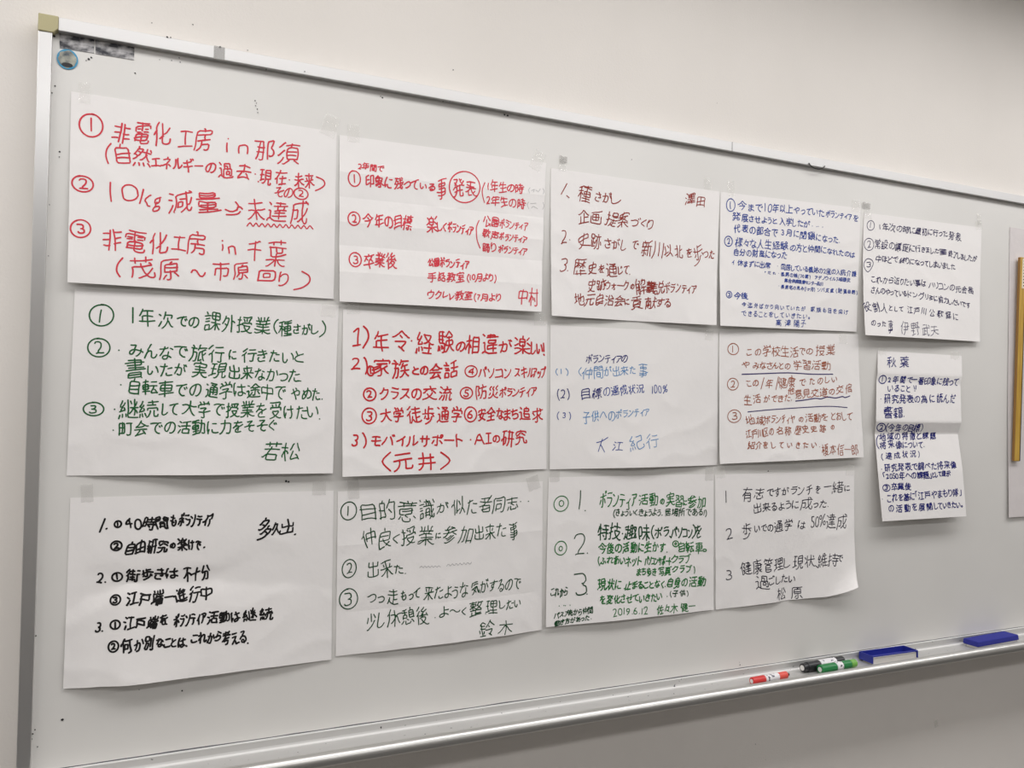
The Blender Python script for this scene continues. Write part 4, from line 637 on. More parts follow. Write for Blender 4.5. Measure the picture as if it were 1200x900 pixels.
35373: [[3250,1350],[1361,3261],[1171,3571],[7660,6960,6761,6781,4881,4871,4564,4058],[2084,2478],[8019,7418,6422,6124,6027,5628,4541,4549],[3221,3239,1440,1321,3221,3419,4017,5122,5627,6028,6130,6838,7246,7149,4049]],
35441: [[3471,1071],[3250,1350],[2378,2085],[1321,1340,3140,3221,1321],[3161,1361],[5980,5940],[7759,4259],[7283,5980,4377],[7319,4519,4540,7340,7319]],
35500: [[2084,2378],[1361,3061],[6769,6775,7183],[1350,3150],[1071,3371],[5068,5175,4684],[6448,6419,6817,7618,7721,7726],[6769,4368,4348,5147,7348,7368,6769],[3121,3139,1340,1321,3221,3319,3818,4322,4727,5138,5147]],
35501: [[7728,7822,7618,7017,6519,6443],[7746,7655,4055,4045],[3171,1071],[1350,2850],[1984,2278],[5143,5137,4829,4422,3717],[1321,1340,2940,2921,1321],[1361,2861],[5865,5884],[3977,7677],[7465,4265]],
35506: [[3250,1350],[3371,1071],[2378,2085],[3161,1361],[4268,7568],[5880,7580,7555,4256,4280,5880],[7722,7523,6929,6437,5641,5643,3943],[5817,5839,5940,5842,5880],[3221,3239,1340,1321,3221,4022,4931,5337,6243,7743]],
35519: [[2950,1350],[3171,1071],[2083,2278],[2961,1361],[5129,6629,6643,5043,5129],[6767,5167],[5954,5972],[4953,6853],[2921,2939,1340,1321,2921,3219,3520,3827,4143,4180,7581,7621,7417,6816,6519]],
35611: [[1984,2378],[3171,1071],[2950,1350],[1321,2921,2940,1239,1321],[1361,2861],[3576,3676,3878,7678],[7339,4239],[5729,5759],[7569,4069],[4216,4249,7349,7319,7216,6416],[6684,6659],[4884,4859],[7859,3759],[3729,7829]],
35617: [[7583,7383,6982,4779,3980],[1985,2278],[4172,4365],[6962,7474,7674,7775],[2961,1361],[1321,1340,2940,3021,1321],[1350,3050],[1071,3271],[5673,5867],[5720,5753],[3740,7740],[3948,4453,7453],[7530,7520,4120,4030]],
35672: [[2550,1350],[3871,4060],[5339,3739],[7570,7180],[2561,1361],[1784,2078],[7549,7038,6737],[5327,3727],[1321,2621,2539,1338,1321],[1171,2771],[4576,4484,4384],[7760,3460],[5318,5620,5722,5923,6227,6628],[6184,6444,6438,6537,6737,6628,6920,7318,7519,7722,7729],[5722,5325,5351,3751,3722],[5060,5065,5169,5171,5072,5076,3576]],
35703: [[2084,2378],[6784,6780],[2961,1361],[1350,3050],[3271,1071],[1321,1339,2940,3021,1321],[7565,4566],[4451,7451],[3880,7780],[5971,6164,6143],[3758,4261,4558,7458],[7918,7716,7516,6619,6222,5622,5521,5119,3816],[4835,4831,5525,5622],[7743,4443,4364,4566,4572,4772,5075,5084],[6222,6426,7030,7135,4035]],
35937: [[5941,6135,6629,7124,7522],[1434,1833,2736,4245],[4156,4259,4563,4567,4972,5179,3280],[1167,1367,2069,2268,6968,6855,3956,3655,3050,2346,1343],[6948,6144,5941,5039,4735,4435,4232,2926,1621,1322],[3518,4417,4819,5124,5134,4543,4245,4148,3948,3255,2155,1956,1968,2173,2879,3280,3283,3786]],
36001: [[3721,3229],[3667,1367],[1117,1726,1829],[3651,1351],[4431,5036,5543,6051,6155,6758],[1351,1337,1536,3637,3582,1381,1351],[7765,4565],[5419,5916,6316,6719,6784]],
36002: [[4469,4480],[5323,5823,7316,8016],[2139,6739],[2148,6748],[6748,6759,2159,2129,2228,6628,6729,6748],[6981,1981],[1268,7768],[918,1516,2921,3223,3228]],
36208: [[4340,7040],[6975,1975],[7558,1258],[4384,4321],[7617,6017,4719,4321,3523,2829,2633,2235],[2447,2336,2134,1622,1321,1218]],
36259: [[7143,6841,6331,6326],[4367,5667],[6364,6754,7053],[5652,4352],[2544,3444],[1160,3460],[2427,2559,2461,2484],[1072,1375,3275],[3733,4134,4336,5537,5640,5940,6143],[1533,1832,2128,2427,2623,2921,3519,7619,8021],[1448,1533,1332,1123,919,1018],[6375,7475,7674,7356,7253,7053,7044,7441,7732],[5627,5681,4381,4336]],
36321: [[4355,4248,3737],[5685,6077,5971],[7837,7745,7255],[3718,4525,5035,5349,5371],[2445,3245],[2461,1361,1381,3280,3261,2461],[5518,5716,6116,6417,6519,6571],[2426,2461],[7771,4071],[1348,1323,2324,2627,3227,3427,3630]],
36362: [[2445,3345],[4872,5967],[4247,7547],[1361,1381,3281,3361,1361],[4232,7532],[2426,2461],[6616,7316,7518,7561,6362,4261,4217],[1348,1323,2424,2727,3227,3427,3630],[4381,7080,6976,6069,5967,6163,5860,5817]],
36523: [[6353,2453],[5439,5335,3223,1316,818],[4384,4177],[2464,6364],[6447,6948,7455,7756],[4519,4916,5316,6118,6320,6448,6277,2477,2440],[6340,1340]],
36554: [[7728,1128],[1953,6953],[1477,7477],[6953,6840,1940,2066,6766,6964,6953],[4384,4316]],
36578: [[7577,5077],[5955,5948,4828,4821,5321,7423],[3930,1030],[1353,3853],[7755,4655],[3976,1176],[2565,1364,1342,3741,3864,2565],[2516,2584],[7718,7523,7423,7427,6937,6738]],
36804: [[4384,4175],[1155,2154,2128],[5959,5855,4546,3840,3834,4032,4931,7232,7533,7641],[2128,2427,3122,3919,7619,8023],[2128,1625,1121,1119],[1383,2175],[4060,6159,6461,6961],[2963,3264,3770,3772,3872,3874,4075,7575]],
36817: [[6260,6229],[2127,2155,1155],[1483,2372],[3431,3945,4061,4079,4280,5781,7284,7583],[4061,7761],[1524,1827,2327,3421,4619,7619,8023]],
36861: [[1156,2156,2125],[5276,5385],[1481,2273],[3861,6961,6976,3875,3830,7229,7248,3848],[7719,3519,2225,1421]],
36884: [[2126,2156,1156],[7532,6743,6543],[2375,1680,1480],[3131,3535,3942],[4329,4328,4527,5027,5329,5364],[3251,7551],[2966,3165,3769,5282,5681,6076,7268,7567,7767],[3769,4164,5364,6664,6969],[7920,7618,4717,3619,2724,2226,1825,1422]],
36890: [[1154,2154,2127],[1975,1380],[3541,7441],[7453,3553],[3529,3564,5464,5867],[4274,4575,5371,5770,5867,6165,7464,7429,7228,6528,6429,6329],[1119,1625,2127,2526,2922,3819,7719],[3582,6981,6776,5972,5564,5529]],
36914: [[2126,2153,1253],[1580,1877],[3061,3264,3766],[3759,7259],[3745,7245],[3972,7572],[5781,6073,5870,5832],[7732,3732,3768,3771,3972,4077,4280,4283,4585],[7820,7619,6718,4518,3221,2326,1724,1321]],
36942: [[4071,5471,5457],[1157,2157,2127],[4535,4547,6147,6135,4535],[1682,2374],[4057,4082,6782,6857],[6429,6529,6627,7227,7429,7357,3457,3427],[1018,1019,1625,1927,2426,2524,2724,3219,4517,7718,8121]],
36947: [[4374,4480,4185,3885],[3740,6940],[1580,2172],[6684,6378,6274],[2127,2156,1156],[3751,6951],[5163,5373],[5163,6962,6929,3730,3761,5163],[3274,7774],[8122,7619,4718,3619,2127,1624,1119,1118]],
36948: [[4268,4355],[6255,6564,6568],[2074,1977,1381],[2128,2152,1153],[3545,7345],[3579,7179],[5354,5327],[7635,3135],[5369,5383],[7768,3068],[3255,7555],[7719,3719,3022,2427,2128,1627,1121,1119]],
36949: [[1181,1381,1975],[4779,4569],[2125,2153,1253],[5851,3751,3761,6861,6961,6952,5851],[3743,3537,3632,7532],[5826,5851],[3243,7643],[7769,2969],[6769,6779,3579],[1321,1824,2325,3719,4318,7619]],
37027: [[6031,6029,6129,6228,6928,7229,7635,7640,7545,7249,6656,7474,7580,5380,5317],[4061,1261],[4043,1243],[1319,1931,2142,2244,2480],[1180,4080,4179,4030,3920,3618,2918,2720,2620]],
37070: [[2975,2980,2685],[4061,1561],[6327,7027,7430,7532,7443,7149,6654,6556,6559,7275,7278,5379,5316],[3339,3535,3630,3929,4123],[3630,2224,1524,1574,3975,4048,1548]],
37117: [[5517,5580,7579,7575,6758,6755,7250,7545,7740,7732,7529,7227,6627,6429,6229],[1935,4235],[4173,3675,1375],[1916,1844],[4581,4374,4173,4070,3765,3661],[4560,1160],[2448,2959,2661,2683],[1921,4221,4247,2348,1947,1844,1444,1143]],
37326: [[6154,6119,5716,5117],[6465,6568,7274,7480,5080],[1267,4267],[2723,2780],[1339,4139],[2753,4253,4280,1280,1253,2753],[7341,7648,7754,4954],[1120,2421,2723,4424],[5569,6465,6463,6860,6955]],
37327: [[1159,7759],[6775,2175],[1727,7227],[4351,4318],[1943,6943],[4351,6951,6936,2035,1951,2152,4351],[1118,7718],[2175,2167,6667,6782,2283,2181,2175]],
37428: [[7760,6770,6772,6473,6180,5980],[3131,3438,3441],[1531,1437,1340,1443],[6155,5762],[5926,7140,7246,4547],[2423,2464],[1151,3551],[3524,2423,2321,1119],[4159,4562,4564,5372,5679,5980,5984,6185],[6418,6121,5926,5329],[3264,1564,1367,1370,2380,2779,3772]],
37782: [[7343,4443],[1341,1630],[7816,6625],[7353,4453],[3541,3231],[4082,4382,4480,4872],[5965,5984],[3817,4016,5124],[2423,2464],[1251,3551],[3624,2423,2421,1119],[7381,7276,6972,6965,7364,7332,4432,4464,6965],[3264,1664,1367,1369,2480,3177,3771]],
38263: [[2569,6769],[7239,5629],[2558,6758],[7745,1145],[7719,7518,6820,5925,5629,5330,4835,4540,4445],[4624,3119,2419,2445,2546,2581,6981]],
38281: [[5070,7470],[2424,2724,3429,3529,4740,4843],[3770,1470],[6117,6916,7419,7481,5080,5159,7459],[1417,1480,3780,3759,1459],[4219,4819,4921,4951],[2745,4545,4743,5045,6145]],
38283: [[5070,7470],[3770,1370],[2535,6235],[6149,2749],[5249,5218],[1317,1380,3780,3759,1359],[6119,6219,6416,7217,7419,7481,5080,5060,5159,7459],[3549,3533,3427,3020]],
38291: [[3235,5635],[5070,7470],[3770,1470],[3223,5624,5648,3248,3223],[1417,1480,3780,3759,1459],[6019,6316,6916,7419,7481,5080,5159,7459]],
38450: [[5877,5684],[4853,7253,7236,6920,6717,6416,5717],[2433,2935,3137,3050,2459,3076,3080,1381,1316],[3320,3621,4027,4742,4849,4970],[3671,7771]],
38498: [[2037,2135,2635,2937,2940,2951,2361,2977,2980,1380,1317],[5875,5879,5684],[6345,6419,6617,7517,7719,7822,7728],[4560,7060],[4845,4837,4527,3920,3318],[3767,3875,7675,7767],[7745,3845]],
38525: [[5240,5136,4628,3719,3619],[5219,5622,5928,6129,6435,6440],[7171,4271],[6516,7116,7219,7528,7540,4340],[4271,4261,4360,7161,7082,4382,4271],[3551,7751],[1932,2032,2235,2735,2940,2947,2853,2360,2875,2980,1380,1317],[4550,4340,4040,4037,3332]],
38538: [[6984,6477,6271],[7829,7237,6845,6653],[5264,4863,4359,3656],[6041,5740,4732,3828,3529],[3571,7771],[1317,1380,2980,2875,2360,2853,2947,2940,2735,2235,2032,1932],[4284,4483,4978,4972,5369,5263,5658,5653,5951,6041,6140,6129,5820,5618,5117,4817,4619,4519],[7561,6856,6654,6653,5452,4545,3943]],
38598: [[5135,5131,5329,6921,7519,8020],[3734,3529,2624,1218,919],[6956,2156],[4317,4340],[2477,4776,7276],[4683,4877,4575,4547],[1164,1468,1869,1969,2166,6966],[1135,3635,3734,5135,7735],[7546,2146,2071,2175,2477,2582,2785]],
38651: [[5364,6664],[2164,3564],[5355,6855],[3555,2155],[1937,6837],[1781,7181],[4381,4355],[1361,1372,7572,7561],[1927,2046,6846,6727,1927],[7724,7719,7316,4816,4518,4321,4346]],
38750: [[5353,7553],[5335,7735],[7672,5372],[3535,1235],[1553,3553],[3572,1372],[5383,5317],[3583,3517]],
38920: [[3083,2883,1672,1270],[3261,2960,1648,1346,1247],[3137,2933,2125,1521,1220],[5780,5669],[5124,3416,3018],[7556,4256],[6524,6724,7618,7917],[4243,7543],[3880,7780],[5669,7468,7567,7532,7331,4331,4232,4267,5669]],
38957: [[3242,2934,3127],[6624,6924,7519,7917],[7556,4756],[5969,6080],[3780,1180],[1832,1543],[4743,7543],[4017,4016,5324],[1356,1351,3551,3567,1367,1356],[4580,7780],[5969,7568,7431,4831,4732,4767,5969],[1121,3125,3127,3727]],
38988: [[3671,1571],[7360,4960],[6833,7529],[4950,7350],[4426,4526,5231],[5971,6180],[4037,2637],[1571,1562,1661,3561,3681,1681,1571],[5971,7370,7239,4940,4970,5971],[2625,2650],[1151,4051],[7781,4581],[1640,1530,1329,1326,1119,1115],[1530,1929,2127,2625,2624,2921,4118,7718,8020]],
39443: [[3730,3230,2937],[2726,2436],[1924,1835],[1135,1231,921],[7718,7519,6825,6335,6037],[2745,2781],[1357,3557],[3518,3735,3744,2745,1345,1381,3781],[4538,5738,6037,6338,7538,7553,4553,4538],[6064,5938,6037,5835,5427,4719,4317,3518,3216,2716],[4669,5164,7064,7569,6184,5883,5174,4266,3867,3569,1369]],
39640: [[2924,2936,5835,5724,2924],[4384,4483,4576],[1417,1546,7246,7319,7116,6516],[2467,6467,6456,2555,2456,2467],[7676,1176]]}
_gc = {}
def glyph(ch):
    if ch not in _gc:
        if ch == '‥':
            st = [[(.2, .38), (.22, .38)], [(.75, .38), (.77, .38)]]
        else:
            st = [[((k // 100 - 4) / 80, (k % 100) / 80 - .25) for k in s] for s in GL[ord(ch)]]
        xs = [p[0] for s in st for p in s]; ys = [p[1] for s in st for p in s]
        _gc[ch] = (st, min(xs), max(xs), min(ys), max(ys))
    return _gc[ch]

def loosen(st, rnd, amt):
    # hand-drawn look: bow straight strokes, round the corners, vary where strokes start and stop
    P = list(st)
    if len(P) == 1: return P
    L = sum(math.hypot(b[0] - a[0], b[1] - a[1]) for a, b in zip(P, P[1:]))
    e = min(.05, L * .14) * amt
    for a, b in ((0, 1), (-1, -2)):
        d = math.hypot(P[a][0] - P[b][0], P[a][1] - P[b][1])
        if d > .08:
            k = rnd.uniform(-.9, .8) * e / d
            P[a] = (P[a][0] + (P[a][0] - P[b][0]) * k, P[a][1] + (P[a][1] - P[b][1]) * k)
    Q = [P[0]]
    for a, b in zip(P, P[1:]):
        d = math.hypot(b[0] - a[0], b[1] - a[1])
        if d > .2:
            w = rnd.gauss(.012, .03) * amt * d
            Q.append(((a[0] + b[0]) / 2 - (b[1] - a[1]) / d * w, (a[1] + b[1]) / 2 + (b[0] - a[0]) / d * w))
        Q.append(b)
    if len(Q) > 2:
        R = [Q[0]]
        for i in range(1, len(Q) - 1):
            a, b, c = Q[i - 1], Q[i], Q[i + 1]
            f = .24
            R += [(b[0] + (a[0] - b[0]) * f, b[1] + (a[1] - b[1]) * f), (b[0] + (c[0] - b[0]) * f, b[1] + (c[1] - b[1]) * f)]
        R.append(Q[-1]); Q = R
    return Q

def text_strokes(t, u0, v0, u1, v1, h, rnd, amt=1.0):
    # ink strokes of one run of writing, fitted between its left and right end; v runs down the sheet
    gs = [glyph(c) for c in t]
    gap = .17
    adv, x = [], 0.0
    for g in gs:
        adv.append(x - g[1]); x += max(g[2] - g[1], .05) + gap
    W = max(x - gap, 1e-3)
    lo = min(g[3] for g in gs); hi = max(g[4] for g in gs)
    H = max(hi - lo, 1e-3)
    sy = h / H
    L = math.hypot(u1 - u0, v1 - v0)
    if W < .12: sx = sy if len(t) == 1 and H > .2 else L / max(W, .03)
    else: sx = L / W
    if H < .12: sy = sx
    space = 0.0
    if len(gs) > 1 and W > .12 and H > .2 and sx > 1.12 * sy:    # loose runs keep their letter shapes and spread out
        sx = 1.12 * sy; space = (L - W * sx) / (len(gs) - 1)
    ofs = (L - W * sx) / 2 if space == 0 else 0.0
    lean = min(1.0, sy / sx)
    slant = rnd.gauss(.06, .03) * amt
    out = []
    for ci, (ch, g, a) in enumerate(zip(t, gs, adv)):
        big = (g[4] - g[3]) > .3
        dg = ch in '0123456789()%'
        rot = rnd.gauss(0.05, .05) * amt * (.3 if dg else 1) if big else 0
        s1, s2 = (rnd.uniform(.88, 1.08), rnd.uniform(.88, 1.08)) if big else (1, 1)
        dx, dy = rnd.gauss(0, .014), rnd.gauss(0, .03) if len(gs) > 1 else 0
        sh = (slant + rnd.gauss(.03, .05) * amt) * (.4 if dg else 1) * lean if big else 0
        k1, k2, p1, p2 = rnd.uniform(-.035, .035) * amt, rnd.uniform(-.035, .035) * amt, rnd.uniform(0, 6), rnd.uniform(0, 6)
        cx, cy = (g[1] + g[2]) / 2, (g[3] + g[4]) / 2
        for st in g[0]:
            jx, jy, jr = (rnd.gauss(0, .015) * amt, rnd.gauss(0, .015) * amt, rnd.gauss(.01, .05) * amt) if big else (0, 0, 0)
            mx = sum(p[0] for p in st) / len(st); my = sum(p[1] for p in st) / len(st)
            q = []
            for px, py in (loosen(st, rnd, amt) if big else st):
                ax, ay = px - mx, py - my
                px = mx + ax - jr * ay + jx; py = my + ay + jr * ax + jy
                ax, ay = (px - cx) * s1, (py - cy) * s2
                ax, ay = ax - rot * ay + sh * ay + k1 * math.sin(5 * ay + p1), ay + rot * ax + k2 * math.sin(5 * ax + p2)
                gx = (cx + ax + a + dx); gy = (cy + ay + dy)
                f = (gx * sx + ofs + space * ci) / L if L > 1e-6 else 0
                q.append((u0 + (u1 - u0) * f, v0 + (v1 - v0) * f - (gy - (lo + hi) / 2) * sy))
            out.append(q)
    return out

def ellipse_stroke(cu, cv, w, h, rnd):
    a0 = rnd.uniform(1.2, 2.0); n = 30; q = []
    e = rnd.uniform(-.05, .05)
    for i in range(n + 2):
        a = a0 + 2 * math.pi * i / n
        k = 1 + .03 * math.sin(2 * a + e * 40) + e * (i / n - .5)
        q.append((cu + w / 2 * k * math.cos(a), cv - h / 2 * k * math.sin(a)))
    return q

def smooth_line(P, n=4):
    if len(P) < 3: return P
    out = []
    for i in range(len(P) - 1):
        p0 = P[max(i - 1, 0)]; p1 = P[i]; p2 = P[i + 1]; p3 = P[min(i + 2, len(P) - 1)]
        for k in range(n):
            t = k / n
            out.append(tuple(.5 * (2 * p1[d] + (p2[d] - p0[d]) * t + (2 * p0[d] - 5 * p1[d] + 4 * p2[d] - p3[d]) * t * t + (3 * p1[d] - p0[d] - 3 * p2[d] + p3[d]) * t ** 3) for d in (0, 1)))
    out.append(P[-1])
    return out

def dense(P, step):
    out = [P[0]]
    for a, b in zip(P, P[1:]):
        n = max(1, int(math.hypot(b[0] - a[0], b[1] - a[1]) / step))
        out += [(a[0] + (b[0] - a[0]) * k / n, a[1] + (b[1] - a[1]) * k / n) for k in range(1, n + 1)]
    return out

def ribbon(P, w, vs, fs, surf, lift, rnd):
    # a felt-tip stroke: a flat strip of ink with rounded ends lying on the sheet
    P = [p for i, p in enumerate(P) if i == 0 or math.hypot(p[0] - P[i - 1][0], p[1] - P[i - 1][1]) > 1e-3]
    if len(P) == 1: P = [P[0], (P[0][0] + .3, P[0][1] + .05)]
    n = len(P); r = w / 2
    w0, w1 = rnd.uniform(.9, 1.1), rnd.uniform(.8, 1.05)
    L, Rr = [], []
    for i in range(n):
        a = P[max(i - 1, 0)]; b = P[min(i + 1, n - 1)]
        dx, dy = b[0] - a[0], b[1] - a[1]; d = math.hypot(dx, dy) or 1
        m = 1.0
        if 0 < i < n - 1:
            e0 = (P[i][0] - a[0], P[i][1] - a[1]); l0 = math.hypot(*e0) or 1
            c = abs((e0[0] * dx + e0[1] * dy) / (l0 * d)); m = min(1 / max(c, .55), 1.5)
        k = r * m * (w0 + (w1 - w0) * i / (n - 1))
        nx, ny = -dy / d * k, dx / d * k
        L.append((P[i][0] + nx, P[i][1] + ny)); Rr.append((P[i][0] - nx, P[i][1] - ny))
    def cap(c, frm, to, rr):
        a0 = math.atan2(frm[1] - c[1], frm[0] - c[0])
        return [(c[0] + rr * math.cos(a0 - s * math.pi / 4), c[1] + rr * math.sin(a0 - s * math.pi / 4)) for s in (1, 2, 3)]
    base = len(vs)
    pts = L + Rr
    c1 = cap(P[-1], L[-1], Rr[-1], r * w1); c0 = cap(P[0], Rr[0], L[0], r * w0)
    allp = pts + c1 + c0
    vs += [surf(u, v, lift) for u, v in allp]
    for i in range(n - 1): fs.append((base + i, base + i + 1, base + n + i + 1, base + n + i))
    k = base + 2 * n
    fs.append((base + n - 1, k, k + 1, k + 2, base + 2 * n - 1))
    fs.append((base + n, k + 3, k + 4, k + 5, base))

# ------------------------------------------------------------------ sheets of paper on the board
def smooth_profile(kn, u):
    if u <= kn[0][0]: return kn[0][1]
    for (a, da), (b, db) in zip(kn, kn[1:]):
        if u <= b:
            t = (u - a) / (b - a); t = t * t * (3 - 2 * t)
            return da + (db - da) * t
    return kn[-1][1]

def sheet_surface(sd, idx):
    SW, SHh = sd['size']
    def wr(u, v):
        p = Vector((u * 3.1 + idx * 7.3, v * 2.3 * (SHh / 297) + idx * 3.1, idx * 1.7))
        n = noise.noise(p) * .5
        r = (1 - abs(noise.noise(p * 1.6 + Vector((3, 5, 1))))) ** 4
        e = min(1, v * 2.2)
        return (n * 1.3 + r * 1.2) * e * sd.get('wr', 1.0)
    if 'rows' in sd:
        rows = sd['rows']
        def S(u, v, lift=0.0):
            v = min(max(v, 0), 1)
            for (va, la, ra, da), (vb, lb, rb, db) in zip(rows, rows[1:]):
                if v <= vb + 1e-9: break
            t = (v - va) / (vb - va)
            x0, z0 = la[0] + (lb[0] - la[0]) * t, la[1] + (lb[1] - la[1]) * t
            x1, z1 = ra[0] + (rb[0] - ra[0]) * t, ra[1] + (rb[1] - ra[1]) * t
            d = da + (db - da) * t + wr(u, v) * .3
            return (x0 + (x1 - x0) * u, -d / 1000 - lift, z0 + (z1 - z0) * u)
    else:
        c = sd['c']; bot = sd['bot']
        def S(u, v, lift=0.0):
            x = (c[0][0] * (1 - u) + c[1][0] * u) * (1 - v) + (c[3][0] * (1 - u) + c[2][0] * u) * v
            z = (c[0][1] * (1 - u) + c[1][1] * u) * (1 - v) + (c[3][1] * (1 - u) + c[2][1] * u) * v
            d = 1.0 + (smooth_profile(bot, u) - 1.0) * max(v, 0) ** 1.8
            for vc, A in sd.get('fold', ()): d += A * math.exp(-abs(v - vc) / .07) * min(1, max(v, 0) * 6)
            for uc, A in sd.get('vfold', ()): d += A * math.exp(-abs(u - uc) / .05) * min(1, max(v, 0) * 6)
            d += max(0, wr(u, v))
            if 'curl' in sd:
                k = min(1, max(0, (u + v * .75 - 1.5) / .25)); k = k * k
                d += 14 * k; x -= .012 * k; z += .020 * k
            return (x, -max(d, .9) / 1000 - lift, z)
    return S

def lin(a, b, n): return [a + (b - a) * i / n for i in range(n + 1)]

def build_sheet(idx, sd, label, parts, tapes):
    SW, SHh = sd['size']
    S = sheet_surface(sd, idx)
    b0 = S(.5, 1.0)
    root = empty('paper_sheet', (b0[0], b0[1], b0[2] + Z0))
    tag(root, label, 'paper', 'handwritten paper sheets taped to the whiteboard')
    off = Vector((b0[0], b0[1], b0[2]))
    nu = 72
    vv = lin(0, 1, 52)
    if 'rows' in sd: vv = sorted(set([round(x, 4) for x in vv] + [round(r[0], 4) for r in sd['rows']]))
    elif 'fold' in sd: vv = sorted(set([round(x, 4) for x in vv if min(abs(x - f[0]) for f in sd['fold']) > .012] + [round(f[0] + q, 4) for f in sd['fold'] for q in (-.008, -.0025, 0, .0025, .008)]))
    uu = lin(0, 1, nu)
    vs = [Vector(S(u, v)) - off for v in vv for u in uu]
    fs = [(j * (nu + 1) + i, (j + 1) * (nu + 1) + i, (j + 1) * (nu + 1) + i + 1, j * (nu + 1) + i + 1) for j in range(len(vv) - 1) for i in range(nu)]
    o = mesh_obj('sheet', vs, fs, M['paper'], root, smooth=True)
    so = o.modifiers.new('thickness', 'SOLIDIFY'); so.thickness = 0.00022; so.offset = -1
    es = o.modifiers.new('crisp_rim', 'EDGE_SPLIT'); es.split_angle = 0.9
    rnd = random.Random(idx * 101 + 7)
    surf = lambda a, b, lift: Vector(S(a / SW, b / SHh, lift)) - off
    for name, col, w, items in parts:
        pv, pf = [], []
        k = 0
        for it in items:
            if it[0] == 'T': st = text_strokes(it[1], *it[2:], rnd, sd.get('loose', 1.0))
            elif it[0] == 'O':
                st = [ellipse_stroke(*it[2:6], rnd)] + text_strokes(it[1], it[2] - it[4] * .17, it[3], it[2] + it[4] * .17, it[3], it[5] * .56, rnd)
            elif it[0] == 'C': st = [ellipse_stroke(*it[1:5], rnd)]
            else: st = [smooth_line(list(it[1]))]
            for q in st:
                k += 1
                ribbon(dense(q, 6.0), w, pv, pf, surf, 0.00032 + .00002 * (k % 6), rnd)
        mesh_obj(name, pv, pf, M['ink_' + col], root)
    for tx, tz, tw, th, ang in tapes:
        bm = bmesh.new()
        n, m_ = 5, 8
        g = [[None] * (m_ + 1) for _ in range(n + 1)]
        ca, sa = math.cos(ang), math.sin(ang)
        for i in range(n + 1):
            for j in range(m_ + 1):
                a = (i / n - .5) * tw; b = (j / m_ - .5) * th
                if j in (0, m_): b += rnd.uniform(-.0008, .0008)
                d = 0.0018 + rnd.uniform(0, .0006)
                g[i][j] = bm.verts.new(Vector((tx + a * ca - b * sa, -d, tz + a * sa + b * ca)) - off)
        for i in range(n):
            for j in range(m_): bm.faces.new((g[i][j], g[i + 1][j], g[i + 1][j + 1], g[i][j + 1]))
        to = bm_obj('tape_piece', bm, M['old_tape' if idx in (10, 11, 12) else 'tape'], root)
    return root

